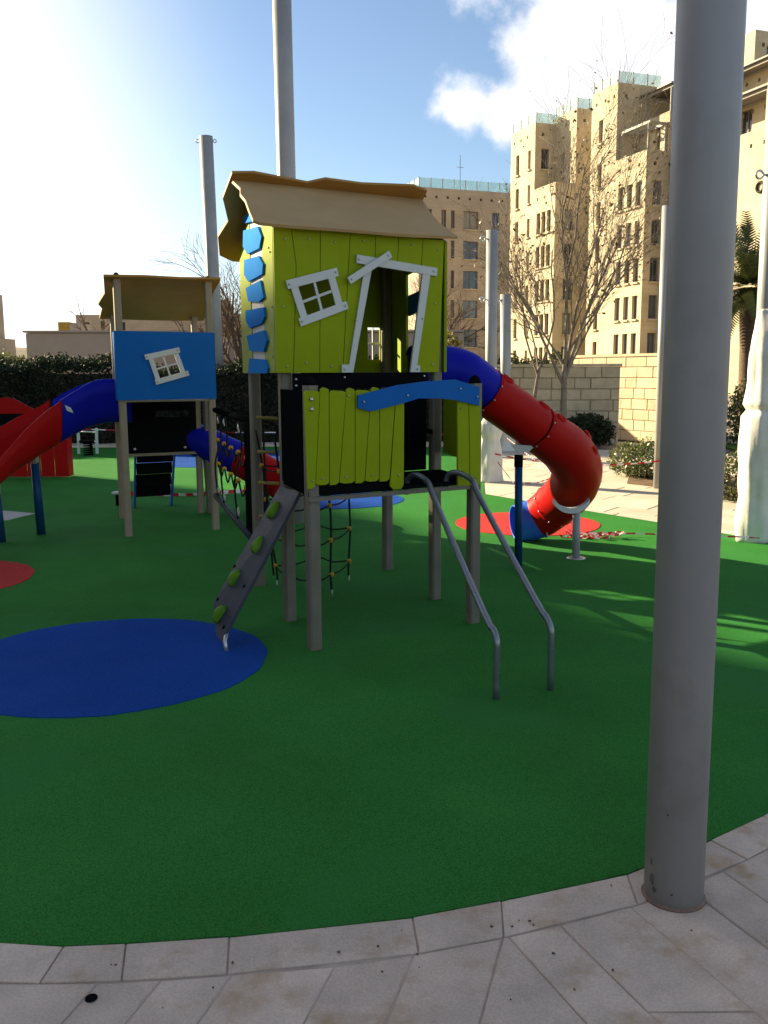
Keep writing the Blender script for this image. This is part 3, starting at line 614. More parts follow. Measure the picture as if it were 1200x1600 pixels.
spanel('side_panel', BT, [[(.0, 1.345), (1.2, 1.345), (1.2, 2.0), (.0, 2.0)]], .918, .934, M_blue, bt)
b = MB(); b.prism([WB(s, t, 1.325) for s, t in ((-.03, -.03), (.91, -.03), (.91, 1.22), (-.03, 1.22))], [WB(s, t, 1.343) for s, t in ((-.03, -.03), (.91, -.03), (.91, 1.22), (-.03, 1.22))]); b.build('platform', M_postw, bt)
sl_ = [(.40, 1.12), (.77, 1.11), (.78, 1.185), (.41, 1.195)]
panel('black_board', BT, minus([(.05, .72), (.86, .72), (.86, 1.30), (.05, 1.30)], sl_), 1.165, 1.185, M_black, bt)
b = MB(); b.bar(WB(.0, 1.16, .705), WB(.88, 1.16, .705), .03, .03); b.build('beam', M_postw, bt)
for s in (.16, .72): bolt(WB(s, 1.16, .77), bfn, bt, .018)
o = [(-.12, -.10, 2.50), (.25, -.10, 2.51), (.60, -.10, 2.505), (1.0, -.10, 2.515), (.98, .35, 2.41), (1.02, .8, 2.31), (1.0, 1.32, 2.19), (.5, 1.32, 2.185), (-.14, 1.32, 2.19), (-.12, .95, 2.275), (-.16, .8, 2.31), (-.10, .45, 2.39)]
b = MB(); b.prism([WB(*p) for p in o], [WB(p[0], p[1], p[2]+.02) for p in o]); b.build('roof_board', M_roofy, bt)
# rear stair: blue sides, black treads
st = MB()
for s in (.16, .60):
    p = spanel('stair_side', BT, [[(1.24, .72), (1.32, .72), (2.06, .0), (1.90, .0)]], s, s+.02, M_plblue, bt)
for k in range(4):
    z = .60-.15*k; t = 1.32+.16*k; panel('tread', BT, [[(.185, z), (.595, z), (.595, z+.13), (.185, z+.13)]], t, t+.02, M_black, bt)
panel('lime_side_panel', BT, [[(.96, .02), (1.0, .02), (.97, .62), (.93, .62)]], 1.24, 1.26, M_lime, bt)
post(BT, .98, 1.15, -.02, 1.33, bt, M_post, .07)
# open slide on the left
def trough(name, pts, wid, hts, m, parent, th=.012):
    pts = [Vector(p) for p in pts]; P = []; K = []; mm = len(pts)
    for k in range(mm-1):
        a, bq, c, d = pts[max(k-1, 0)], pts[k], pts[k+1], pts[min(k+2, mm-1)]
        for j in range(5):
            t = j/5; P.append(.5*((2*bq)+(c-a)*t+(2*a-5*bq+4*c-d)*t*t+(3*bq-a-3*c+d)*t**3)); K.append(hts[k]*(1-t)+hts[k+1]*t)
    P.append(pts[-1]); K.append(hts[-1]); b = MB(); n = 15
    for k, p in enumerate(P):
        d = (P[min(k+1, len(P)-1)]-P[max(k-1, 0)]); d.z = 0; d.normalize(); x = d.cross(Vector((0, 0, 1))).normalized()
        for j in range(n):
            u = -1+2*j/(n-1); a = u*math.pi/2; h = K[k]
            q = p+x*math.sin(a)*wid+Vector((0, 0, h*(1-math.cos(a)**.7)))
            if j in (0, n-1): q = q+x*math.copysign(.018, u)-Vector((0, 0, .004))
            b.v.append(tuple(q))
    for k in range(len(P)-1):
        for j in range(n-1): i = k*n+j; b.f.append((i, i+1, i+n+1, i+n)); b.mi.append(0)
    o = b.build(name, m, parent, True); s_ = o.modifiers.new('wall', 'SOLIDIFY'); s_.thickness = th; return o
osl = thing('open_slide', (-3.6, 8.5, 0), 'open red and blue slide winding down left from the small blue tower', 'slide')
OSP = [(-2.60, 9.36, 1.10), (-2.85, 9.30, 1.10), (-3.05, 9.24, 1.04), (-3.29, 9.12, .90)]
OSR = [(-3.29, 9.12, .90), (-3.50, 8.97, .76), (-3.68, 8.75, .62), (-3.80, 8.45, .47), (-3.86, 8.1, .32), (-3.88, 7.75, .20), (-3.88, 7.45, .17)]
trough('blue_trough', OSP, .21, [.44, .45, .45, .44], M_pblue, osl); trough('red_trough', OSR, .23, [.44, .43, .40, .36, .32, .28, .22], M_pred, osl)
b = MB(); x0 = Vector((-3.15, 8.965, 1.30)); b.prism([x0, x0+Vector((.055, .02, -.03)), x0+Vector((.075, .03, -.085)), x0+Vector((.02, .01, -.06))], [p+Vector((.006, -.012, 0)) for p in (x0, x0+Vector((.055, .02, -.03)), x0+Vector((.075, .03, -.085)), x0+Vector((.02, .01, -.06)))]); b.build('sticker', M_white, osl)
for pa, pz in (((-3.46, 8.97), .78), ((-3.69, 8.56), .52)):
    b = MB(); b.tube([(pa[0], pa[1], -.01), (pa[0]-.02, pa[1], pz-.05)], .042, 14); p = b.build('support_post', M_bpost, osl, True)
    b = MB(); b.box((pa[0]-.02, pa[1], pz-.01), (.03, .045, .05)); b.build('bracket', M_steel, p)
# second tube slide behind the blue tower
S2 = [(-2.25, 10.45, .86), (-2.05, 10.42, .80), (-1.84, 10.4, .70), (-1.65, 10.36, .62)]; S2R = [(-1.65, 10.36, .62), (-1.45, 10.3, .52), (-1.2, 10.2, .39), (-1.05, 10.05, .30), (-1.0, 9.85, .24)]
ts2 = tubeslide('tube_slide', 'blue and red tube slide partly hidden between the two play towers', [('blue_tube', S2, [.19]*4, M_pblue), ('red_tube', S2R, [.195, .2, .2, .195, .19], M_pred)], [])
b = MB(); b.tube([(-1.35, 10.25, -.01), (-1.35, 10.25, .30)], .035, 12); b.build('support_post', M_bpost, ts2, True)
# rope wall linking the two towers
rw_ = thing('rope_bridge', (-1.4, 8.0, .3), 'black rope climbing wall hung between the two play towers', 'rope bridge')
A0, A1 = Vector((-1.69, 9.1, 1.235)), Vector((-1.0, 6.86, 1.235)); B0, B1 = Vector((-1.71, 9.1, .37)), Vector((-1.03, 6.86, .35))
b = MB(); b.tube([A0, A1], .026, 10); b.build('top_bar', M_black, rw_, True)
b = MB(); b.tube([B0, B1], .028, 10); b.build('bottom_bar', M_grey, rw_, True)
for k in (0, 1, 3):
    f = (k+.5)/5; p = A0.lerp(A1, f); q = B0.lerp(B1, f); b = MB()
    b.tube([p, p.lerp(q, .3)+Vector((.03, 0, 0)), p.lerp(q, .6)-Vector((.03, 0, 0)), q], .009, 6, sub=4); ro = b.build('rope', M_rope, rw_, True)
    for g_ in (.1, .9):
        c = p.lerp(q, g_); b = MB(); b.tube([c+Vector((0, .03*math.cos(a), .035*math.sin(a))) for a in [2*math.pi*i/12 for i in range(13)]], .006, 6, False); b.build('ring', M_steel, ro, True)
for g_ in (.33, .6):
    pts = []
    for k in range(5):
        f = (k+.5)/5; pts.append(A0.lerp(A1, f).lerp(B0.lerp(B1, f), g_)); 
        if k < 4: f2 = (k+1)/5; pts.append(A0.lerp(A1, f2).lerp(B0.lerp(B1, f2), g_)-Vector((0, 0, .1)))
    b = MB(); b.tube(pts, .008, 6, sub=4); ro = b.build('cross_rope', M_rope, rw_, True)
    for p in pts[::2]:
        b = MB(); b.lathe(p-Vector((0, 0, .02)), [(.012, 0), (.022, .01), (.022, .03), (.012, .04)], 8); b.build('rope_connector', M_conn, ro, True)
b = MB(); b.prism([(-1.10, 7.10, .34), (-1.03, 6.87, .34), (-1.03, 6.87, 1.23), (-1.10, 7.10, 1.23)], [(-1.085, 7.10, .34), (-1.015, 6.87, .34), (-1.015, 6.87, 1.23), (-1.085, 7.10, 1.23)]); b.build('end_board', M_black, rw_)

# ------------------------------------------------------------------ masts
def eyebolt(p, d, parent, r=.035):
    p = Vector(p); d = Vector(d).normalized(); u = Vector((0, 0, 1)); c = p+d*(r+.03); b = MB()
    b.tube([p-d*.01, p+d*.035], .012, 8); b.tube([c+(d*math.cos(a)+u*math.sin(a))*r for a in [2*math.pi*i/14 for i in range(15)]], .011, 6, False); return b.build('eye_bolt', M_steel, parent, True)
def mast(base, top, r, label, eyes=(), cap=True, group='grey shade-sail masts', m=None):
    t = thing('shade_mast', base, label, 'mast', group); b = MB(); b.tube([base, top], r, 40); b.build('pole', m or M_pole, t, True)
    for p, d in eyes: eyebolt(p, d, t)
    return t
M_polef = mat('weathered_grey_paint', (.315, .305, .30), .46, .07, 1.6, .015, 35, metal=.05, spec=.3, dark=(.285, .272, .265), darkscale=5)
m0 = mast((.888, 2.575, -.02), (.868, 2.575, 4.6), .0885, 'thick grey mast in the foreground standing on the kerb stones', m=M_polef)
M_rust = mat('rusty_base', (.22, .14, .10), .85, .3, 20, .4, 60)
b = MB(); b.lathe((.888, 2.575, 0), [(.097, .0), (.094, .004), (.0895, .007), (.0888, .009)], 40); b.build('base_seal', M_rust, m0, True)
M_scuff = mat('worn_paint', (.10, .085, .07), .85, .3, 30)
def scuff(ang, z, w, h, seed):
    r_ = random.Random(seed); b = MB(); cx, cy, rad = .888-.004*z, 2.575, .0893; P_ = []
    for k in range(12): a = 2*math.pi*k/12; q = r_.uniform(.6, 1.1); P_.append((ang+w/rad*math.cos(a)*q, z+h*math.sin(a)*q))
    b.prism([(cx+(rad-.002)*math.cos(a), cy+(rad-.002)*math.sin(a), zz) for a, zz in P_], [(cx+(rad+.0004)*math.cos(a), cy+(rad+.0004)*math.sin(a), zz) for a, zz in P_]); b.build('paint_chip', M_scuff, m0)
for q in ((R(205), .075, .010, .022, 1), (R(212), .045, .008, .012, 2), (R(202), .13, .004, .012, 3), (R(235), .30, .003, .004, 4), (R(248), .05, .004, .004, 6)): scuff(*q)
mast((-.955, 9.6, -.02), (-.99, 9.6, 6.4), .094, 'tall grey mast rising from behind the green tower roof')
mast((-3.84, 21.3, -.02), (-3.95, 21.3, 6.85), .15, 'tall grey mast with eye bolts on top, left of the green tower', [((-3.95-.13, 21.3, 6.75), (-1, 0, 0)), ((-3.95+.13, 21.3, 6.75), (1, 0, 0))])
m3 = mast((1.57, 13.25, -.02), (1.555, 13.25, 3.58), .083, 'short grey mast with two eye bolts behind the slide, base wrapped in white', [((1.48, 13.22, 3.46), (-1, -.3, 0)), ((1.48, 13.22, 2.62), (-1, -.3, 0))])
m4 = mast((2.50, 18.4, -.02), (2.44, 18.4, 3.12), .105, 'thinner grey mast right behind the short mast, base wrapped in white', [((2.36, 18.37, 3.0), (-1, -.3, 0))])
m5 = mast((3.735, 12.2, .02), (3.70, 12.2, 3.72), .062, 'slim white-lit mast just left of the foreground mast')
m6 = mast((3.52, 8.43, -.02), (3.49, 8.43, 4.6), .085, 'grey mast at the right edge swathed in white plastic', [((3.42, 8.40, 3.32), (-1, -.2, 0))])
def wrapping(parent, c, prof, seed, n=36):
    r_ = random.Random(seed); ph = [r_.random()*6 for _ in range(8)]
    def wob(a, z): return 1+.06*math.sin(2*a+ph[0]+2*z)+.05*math.sin(5*a+ph[1]-3*z)+.035*math.sin(9*a+ph[2]+4*z)+.02*math.sin(3*a+ph[3]+17*z)+.02*math.sin(14*a+ph[4]-5*z)
    pr = []
    for k in range(len(prof)-1):
        for j in range(5): t = j/5; pr.append((prof[k][0]*(1-t)+prof[k+1][0]*t, prof[k][1]*(1-t)+prof[k+1][1]*t))
    pr.append(prof[-1]); b = MB(); b.lathe(c, pr, n, wob); return b.build('plastic_wrap', M_wrap, parent, True)
wrapping(m3, (1.57, 13.25, 0), [(.20, .0), (.175, .12), (.17, .3), (.145, .5), (.13, .62), (.16, .72), (.15, .85), (.10, .93), (.09, .98)], 1)
wrapping(m4, (2.50, 18.4, 0), [(.24, .0), (.20, .15), (.20, .3), (.22, .5), (.17, .7), (.12, .78)], 2)
wrapping(m6, (3.52, 8.43, 0), [(.17, .0), (.175, .15), (.165, .3), (.15, .42), (.165, .6), (.175, .8), (.18, 1.0), (.17, 1.18), (.13, 1.235), (.165, 1.29), (.145, 1.5), (.15, 1.75), (.12, 1.95), (.105, 2.05), (.093, 2.15)], 3)

# ------------------------------------------------------------------ small playground things
rh = thing('playhouse', (-5.5, 14.1, 0), 'red playhouse with gable and plank wall beyond the open slide', 'playhouse')
for k in range(5):
    x = -5.98+.215*k; b = MB(); b.prism([(x, 14.0, .02), (x+.205, 14.0, .02), (x+.205, 14.0, .74), (x, 14.0, .74)], [(x, 14.02, .02), (x+.205, 14.02, .02), (x+.205, 14.02, .74), (x, 14.02, .74)]); b.build('plank', M_pred, rh)
b = MB(); b.prism([(-6.7, 13.98, .70), (-4.92, 13.98, .70), (-4.90, 13.98, .80), (-5.70, 13.98, 1.24), (-5.95, 13.98, 1.24), (-6.75, 13.98, .8)], [(-6.7, 13.995, .70), (-4.92, 13.995, .70), (-4.90, 13.995, .80), (-5.70, 13.995, 1.24), (-5.95, 13.995, 1.24), (-6.75, 13.995, .8)]); b.build('gable', M_pred, rh)
b = MB(); b.prism([(-6.15, 13.96, .78), (-5.45, 13.96, .78), (-5.45, 13.96, 1.0), (-6.15, 13.96, 1.0)], [(-6.15, 13.975, .78), (-5.45, 13.975, .78), (-5.45, 13.975, 1.0), (-6.15, 13.975, 1.0)]); b.build('opening_shade', M_black, rh)  # black plate on the gable, painting the shade inside an opening
for x in (-6.7, -4.93):
    b = MB(); b.box((x, 14.13, .38), (.015, .1, .36)); b.build('side_wall', M_pred, rh)
sp = thing('spring_rider', (-5.84, 17.8, 0), 'small spring rider with white double frame in front of the hedge', 'spring rider')
for x in (-6.02, -5.66):
    b = MB(); b.bar((x, 17.8, .04), (x+.01, 17.8, .54), .035, .05); b.build('upright', M_white, sp)
for z in (.28, .47):
    b = MB(); b.tube([(-6.0, 17.8, z), (-5.67, 17.8, z)], .018, 8); b.build('crossbar', M_steel, sp, True)
b = MB(); b.tube([(-5.84+.085*math.cos(a), 17.82+.085*math.sin(a), .0+a*.0068) for a in [i*.45 for i in range(88)]], .014, 6); b.build('spring', M_black, sp, True)
b = MB(); b.box((-5.84, 17.82, .285), (.14, .09, .02)); b.build('seat', M_black, sp)
sp2 = thing('spinner_stool', (-3.28, 10.96, 0), 'tiny stool with pale round seat beside the blue tower', 'stool')
b = MB(); b.tube([(-3.26, 10.96, 0), (-3.26, 10.96, .14)], .03, 10); b.build('stem', M_black, sp2, True)
b = MB(); b.lathe((-3.27, 10.96, .14), [(.05, 0), (.065, .012), (.06, .03), (.03, .036)], 18); b.build('seat', M_white, sp2, True)

# ------------------------------------------------------------------ barrier tape
def tape(pts, label, w=.022, step=.09, sag=0):
    P = [Vector(p) for p in pts]; b = MB(); acc = 0; k = 0
    for i in range(len(P)-1):
        n = max(1, int((P[i+1]-P[i]).length/step))
        for j in range(n):
            t0, t1 = j/n, (j+1)/n; a = P[i].lerp(P[i+1], t0); c = P[i].lerp(P[i+1], t1)
            s0, s1 = sag*4*t0*(1-t0), sag*4*t1*(1-t1); a = a-Vector((0, 0, s0)); c = c-Vector((0, 0, s1))
            tw0, tw1 = .6*math.sin(k*.5), .6*math.sin((k+1)*.5); up0 = Vector((math.sin(tw0)*.3, math.sin(tw0), math.cos(tw0)))*w/2; up1 = Vector((math.sin(tw1)*.3, math.sin(tw1), math.cos(tw1)))*w/2
            b.face([a-up0, c-up1, c+up1, a+up0], k % 2); k += 1
    o = b.build('barrier_tape', [M_tr, M_tw]); s_ = o.modifiers.new('thick', 'SOLIDIFY'); s_.thickness = .0015
    return tag(o, label, 'tape', 'red and white barrier tapes')
tape([(1.62, 13.1, .42), (3.70, 12.1, .40)], 'barrier tape stretched from the short wrapped mast to the slim mast', sag=.1)
tape([(3.70, 12.1, .41), (5.0, 11.2, .45)], 'barrier tape running right from the slim mast past the low shrub', sag=.05)
tape([(2.0, 8.66, .03), (2.45, 8.66, .035), (3.5, 8.27, .06)], 'barrier tape lying on the rubber from the crumpled heap to the right mast', w=.016)
tape([(-6.5, 19.2, .45), (.0, 18.6, .42), (2.45, 18.25, .40)], 'barrier tape strung across the back in front of the hedge', sag=.06, step=.3)
tape([(-3.4, 11.85, .03), (-2.6, 11.75, .02), (-1.9, 12.0, .04), (-1.0, 11.6, .05)], 'barrier tape lying on the ground behind the blue tower', w=.05)
tape([(1.66, 13.1, .3), (1.85, 12.8, .03), (2.2, 12.9, .015), (2.6, 13.6, .02), (2.45, 18.0, .3)], 'loose barrier tape trailing over the pavement between the wrapped masts', w=.018)
b = MB()
for q in range(9):
    p = Vector((2.02+random.gauss(0, .14), 8.62+random.gauss(0, .05), .02)); a = random.random()*6
    for k in range(22):
        a += random.gauss(0, .75); n_ = p+Vector((math.cos(a)*.034, math.sin(a)*.016, random.gauss(0, .012))); n_.z = min(.075, max(.008, n_.z)); n_.x += (2.02-n_.x)*.04; n_.y += (8.62-n_.y)*.1
        e0 = Vector((random.gauss(0, .5), random.gauss(0, .5), 1)).normalized()*.011 if k == 0 else e1_; e1_ = (e0+Vector((random.gauss(0, .006), random.gauss(0, .006), 0))).normalized()*.011
        b.face([p-e0, n_-e1_, n_+e1_, p+e0], (k//2) % 2); p = n_
tag(b.build('tape_bundle', [M_tr, M_tw]), 'crumpled heap of red and white tape by the red circle', 'tape')

# ------------------------------------------------------------------ walls and hedge
def blockwall(name, label, P, Q, h, course, th, zb=0, seed=3, cop=True, lens=(.35, .5, .65)):
    rd = random.Random(seed); P, Q = Vector((*P, 0)), Vector((*Q, 0)); d = (Q-P); Ln = d.length; d.normalize(); nr = Vector((d.y, -d.x, 0))
    t = thing(name, P, label, 'wall'); b = MB(); mid = (P+Q)/2+nr*(-th/2-.012); b.box(mid+Vector((0, 0, zb+h/2-.01)), (Ln/2, th/2, h/2-.01), d, nr, (0, 0, 1)); b.build('mortar', M_mortar, t)
    meshes = {}; n = int(round(h/course)); ch = h/n
    for r_ in range(n):
        a = -rd.random()*.3
        while a < Ln:
            w = rd.choice(lens); a0, a1 = max(a, 0), min(a+w, Ln); a += w
            if a1-a0 < .05: continue
            key = round(a1-a0, 3)
            if key not in meshes:
                m_ = MB(); hw, hh, e = key/2-.004, ch/2-.004, .010
                F = [(-hw, -hh), (hw, -hh), (hw, hh), (-hw, hh)]; I = [(-hw+e, -hh+e), (hw-e, -hh+e), (hw-e, hh-e), (-hw+e, hh-e)]
                for k in range(4):
                    j = (k+1) % 4; m_.face([(F[k][0], .02, F[k][1]), (F[j][0], .02, F[j][1]), (F[j][0], -.012, F[j][1]), (F[k][0], -.012, F[k][1])]); m_.face([(F[k][0], -.012, F[k][1]), (F[j][0], -.012, F[j][1]), (I[j][0], -.03, I[j][1]), (I[k][0], -.03, I[k][1])])
                m_.face([(x, -.03, z) for x, z in I]); o = m_.build('stone_block', M_wallstone); meshes[key] = o.data
            else: o = bpy.data.objects.new('stone_block', meshes[key]); COL.objects.link(o)
            c = P+d*((a0+a1)/2)+Vector((0, 0, zb+(r_+.5)*ch))+nr*rd.uniform(-.006, .008)
            o.parent = t; o.matrix_parent_inverse = Matrix.Identity(4)
            o.matrix_local = Matrix.Translation(c-P) @ Matrix(((d.x, -nr.x, 0, 0), (d.y, -nr.y, 0, 0), (0, 0, 1, 0), (0, 0, 0, 1)))
    if cop: b = MB(); b.box(mid+nr*.02+Vector((0, 0, zb+h+.03)), (Ln/2+.03, th/2+.05, .03), d, nr, (0, 0, 1)); b.build('coping', M_wallstone, t)
    return t
blockwall('stone_wall', 'shaded stone retaining wall behind the bare tree', (2.05, 20.2), (5.19, 20.0), 1.70, .24, .3, seed=3)
blockwall('stone_wall', 'sunlit stone wall between the shaded wall and the foreground mast', (4.75, 22.78), (6.75, 19.05), 1.93, .24, .3, seed=5)
pw = thing('plaster_building', (-7, 25, 0), 'flat-roofed beige plaster building behind the dark hedge', 'building')
b = MB(); b.prism([(-9.72, 25, 0), (2.2, 25, 0), (2.2, 30, 0), (-9.72, 30, 0)], [(-9.72, 25, 2.70), (2.2, 25, 2.66), (2.2, 30, 2.66), (-9.72, 30, 2.70)]); b.build('wall', M_plaster, pw)
b = MB(); b.prism([(-9.78, 24.94, 2.715), (2.2, 24.94, 2.675), (2.2, 30, 2.675), (-9.78, 30, 2.715)], [(-9.78, 24.94, 2.77), (2.2, 24.94, 2.73), (2.2, 30, 2.73), (-9.78, 30, 2.77)]); b.build('coping', M_plaster, pw)
hg = thing('hedge', (-6, 20.9, 0), 'long dark clipped hedge along the back of the playground', 'hedge')
def hedgetop(x): return 1.80+.08*math.sin(x*1.7)+.06*math.sin(x*4.1+1)+(.06 if x < -7.5 else 0)-(.12 if -6 < x < -3 else 0)
n = 60000; X = rng.uniform(-13.5, 2.0, n); zt_ = np.array([hedgetop(x) for x in X]); side = rng.random(n) < .62
Y = np.where(side, 20.35+.09*rng.normal(size=n), rng.uniform(20.3, 21.6, n)); Z = np.where(side, rng.random(n)*zt_, zt_+.07*rng.normal(size=n))
Y += .12*np.sin(X*2.3+Z*2)+.07*np.sin(X*6-Z*5)
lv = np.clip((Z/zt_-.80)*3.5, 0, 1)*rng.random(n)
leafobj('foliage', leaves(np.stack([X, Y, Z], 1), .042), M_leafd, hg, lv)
b = MB(); b.box((-5.75, 21.0, .80), (7.7, .42, .80)); b.build('inner_core', M_barkd, hg)  # solid dark core box added to block the view through the leaves
# background kerb strip in front of hedge
b = MB(); b.prism([(-14, 19.75, -.02), (2.4, 19.75, -.02), (2.4, 20.3, -.02), (-14, 20.3, -.02)], [(-14, 19.75, .06), (2.4, 19.75, .06), (2.4, 20.3, .06), (-14, 20.3, .06)]); tag(b.build('kerb', M_pale), kind='structure')

# ------------------------------------------------------------------ vegetation
def bare_tree(name, label, base, limbs, mat_, rmin=.006, seed=1, depth=4, spread=.55, nleaf=0, leafsize=.035, up=.25, trunk=None, group=None, kids=(3, 5), fade=.62):
    rd = random.Random(seed); t = thing(name, base, label, 'tree', group); tips = []
    tb = MB(); tb.tube([Vector(p) for p in trunk[0]], trunk[1], 12, sub=4); tb.build('trunk', mat_, t, True)
    bb = MB()
    def grow(p, d, ln, r, lev):
        n = 5; pts = [p]; rad = [r]; dd = d.copy()
        for k in range(n):
            dd = (dd+Vector((rd.gauss(0, .13), rd.gauss(0, .13), rd.gauss(0, .10)+up*.10))).normalized(); pts.append(pts[-1]+dd*ln/n); rad.append(max(rmin*.8, r*(1-fade*(k+1)/n)))
        bb.tube(pts, rad, 7 if r > .03 else 5 if r > .012 else 4, lev == depth)
        if lev >= depth or r < rmin: tips.extend(pts[2:]); return
        for k in range(rd.randint(*kids)):
            f = rd.uniform(.25, 1.0); i = min(n-1, int(f*n)); q = pts[i].lerp(pts[i+1], f*n-i); ax = dd.cross(Vector((rd.gauss(0, 1), rd.gauss(0, 1), rd.gauss(0, 1)))).normalized()
            nd = (dd*math.cos(spread)+ax*math.sin(spread)*rd.uniform(.6, 1.3)+Vector((0, 0, up*.3))).normalized(); grow(q, nd, ln*rd.uniform(.42, .68), rad[i+1]*rd.uniform(.45, .7), lev+1)
        tips.append(pts[-1])
    for p, d, ln, r in limbs: grow(Vector(p), Vector(d).normalized(), ln, r, 1)
    bb.build('branches', mat_, t, True)
    if nleaf:
        P = np.array([tuple(tips[rd.randrange(len(tips))]) for _ in range(nleaf)])+rng.normal(size=(nleaf, 3))*.03
        leafobj('dry_leaves', leaves(P, leafsize), M_dry, t)
    return t
bare_tree('bare_tree', 'tall bare tree with pale many-forked trunk in front of the stone wall', (3.74, 18.8, 0), [((3.72, 18.8, 1.30), (-.34, .05, 1), 2.7, .034), ((3.73, 18.8, 1.4), (-.02, .1, 1), 3.6, .040), ((3.73, 18.8, 1.35), (.26, -.1, 1), 3.0, .038), ((3.74, 18.8, 1.5), (.55, .1, .9), 2.4, .028), ((3.73, 18.8, 1.7), (-.50, -.1, 1), 2.4, .026), ((3.73, 18.8, 2.1), (.14, -.2, 1), 3.3, .030), ((3.73, 18.8, 2.3), (-.16, .1, 1), 3.3, .028), ((3.74, 18.8, 1.9), (.42, -.1, 1), 2.6, .024)], M_bark, seed=11, rmin=.003, nleaf=900, leafsize=.038, spread=.50, up=.30, trunk=([(3.75, 18.8, -.02), (3.74, 18.8, .5), (3.73, 18.8, 1.3), (3.74, 18.8, 2.3)], [.085, .066, .06, .03]), kids=(6, 8), fade=.5)
bare_tree('bare_tree', 'slimmer bare tree leaning left of the many-forked one', (3.19, 19.1, 0), [((3.22, 19.1, 1.55), (-.35, .0, 1), 2.2, .024), ((3.31, 19.1, 1.7), (.18, .1, 1), 2.6, .026), ((3.25, 19.1, 1.6), (-.1, .2, 1), 2.2, .022)], M_bark, seed=4, rmin=.003, nleaf=300, leafsize=.036, spread=.5, up=.30, trunk=([(3.17, 19.1, -.02), (3.16, 19.1, .6), (3.19, 19.1, 1.2), (3.27, 19.1, 1.7)], [.05, .042, .038, .030]), kids=(6, 7), fade=.5)
bare_tree('bare_tree', 'dark bare tree showing through the door and right of the green house', (1.6, 27, 0), [((1.6, 27, 1.3), (-.3, 0, 1), 2.0, .05), ((1.6, 27, 1.4), (.25, 0, 1), 2.2, .05), ((1.6, 27, 1.2), (.6, .1, 1), 2.0, .045), ((1.6, 27, 1.5), (-.6, .1, .9), 1.9, .045), ((1.6, 27, 1.9), (0, .1, 1), 2.0, .045), ((1.65, 27, 1.9), (.9, .1, .8), 1.7, .035)], M_barkd, seed=22, spread=.55, rmin=.004, trunk=([(1.6, 27, -.02), (1.6, 27, 1.1), (1.61, 27, 2.0)], [.12, .09, .06]), kids=(6, 7))
bare_tree('bare_tree', 'dark bare tree beside the tall mast behind the blue tower', (-3.6, 23.2, 0), [((-3.6, 23.2, 1.5), (-.6, 0, .8), 1.9, .055), ((-3.6, 23.2, 1.6), (-.2, 0, 1), 2.0, .055), ((-3.6, 23.2, 1.4), (.35, 0, 1), 1.9, .055), ((-3.6, 23.2, 1.5), (.7, .1, .8), 1.6, .05), ((-3.6, 23.2, 1.9), (.05, .1, 1), 2.0, .05), ((-3.6, 23.2, 1.7), (-.9, .1, .7), 1.8, .045), ((-3.6, 23.2, 1.9), (-.4, -.1, 1), 2.1, .045)], M_barkd, seed=31, spread=.65, rmin=.005, trunk=([(-3.6, 23.2, -.02), (-3.6, 23.2, 1.2), (-3.58, 23.2, 2.0)], [.14, .11, .07]), kids=(6, 7))
def shrub(name, label, blobs, n, size, m, cat='shrub', lvf=None):
    c = (blobs[0][0], blobs[0][1], 0); t = thing(name, c, label, cat); P = blobpts(n, blobs)
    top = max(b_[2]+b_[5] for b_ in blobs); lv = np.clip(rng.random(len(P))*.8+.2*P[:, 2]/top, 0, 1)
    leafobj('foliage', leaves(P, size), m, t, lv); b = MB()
    for k in range(7):
        q = blobs[k % len(blobs)]; b.tube([(c[0]+random.gauss(0, .04), c[1]+random.gauss(0, .04), -.02), ((c[0]+q[0])/2, (c[1]+q[1])/2, q[2]*.5), (q[0]+random.gauss(0, .3)*q[3], q[1], q[2]+random.uniform(.2, .8)*q[5])], [.018, .014, .005], 5)
    b.build('stems', M_barkd, t, True); return t
shrub('clipped_shrub', 'dark clipped shrub at the foot of the shaded wall', [(4.36, 19.3, .36, .50, .4, .34), (4.05, 19.3, .32, .36, .35, .30), (4.68, 19.4, .30, .26, .3, .26)], 6500, .035, M_leafd)
shrub('leafy_shrub', 'low sunlit shrub left of the slim mast', [(3.95, 13.5, .28, .38, .35, .32), (3.75, 13.8, .25, .3, .3, .28), (4.3, 13.2, .3, .4, .35, .32), (4.15, 12.7, .2, .3, .3, .25)], 5000, .026, M_leaff)
shrub('leafy_shrub', 'low reddish-green shrub between the foreground mast and the plastic-wrapped mast', [(4.35, 11.2, .28, .38, .35, .33), (4.75, 11.0, .3, .35, .35, .36), (4.2, 11.6, .25, .3, .3, .28), (5.15, 10.9, .32, .4, .35, .38)], 5500, .024, M_leaff)
shrub('tall_shrub', 'tall grey-green shrub under the palm', [(8.0, 19.6, .7, .55, .5, .75), (8.6, 19.8, .8, .5, .5, .85), (7.5, 19.4, .5, .4, .4, .55), (8.3, 19.5, 1.35, .45, .45, .55), (9.2, 20, .9, .6, .5, .9)], 7000, .04, M_leaff)
shrub('yellow_bush', 'yellow-leaved bush rising behind the short mast', [(1.75, 22.6, 1.5, .38, .4, .75), (1.6, 22.6, 2.1, .3, .35, .5), (2.0, 22.7, 1.1, .4, .4, .6)], 2600, .05, M_leafy)
shrub('green_bush', 'green bush topping the wall behind the bare trees', [(3.45, 25, 1.62, .6, .5, .42), (4.2, 25.1, 1.58, .55, .5, .38), (4.85, 25, 1.62, .42, .5, .55), (2.9, 25, 1.55, .55, .5, .42)], 4200, .045, M_leaff)
shrub('round_bush', 'leafy bush behind the hedge between the two towers', [(-2.9, 22.0, 1.6, .6, .5, .5), (-3.4, 22.1, 1.4, .5, .5, .5), (-2.3, 22.2, 1.4, .5, .5, .5)], 3500, .05, M_leafd)
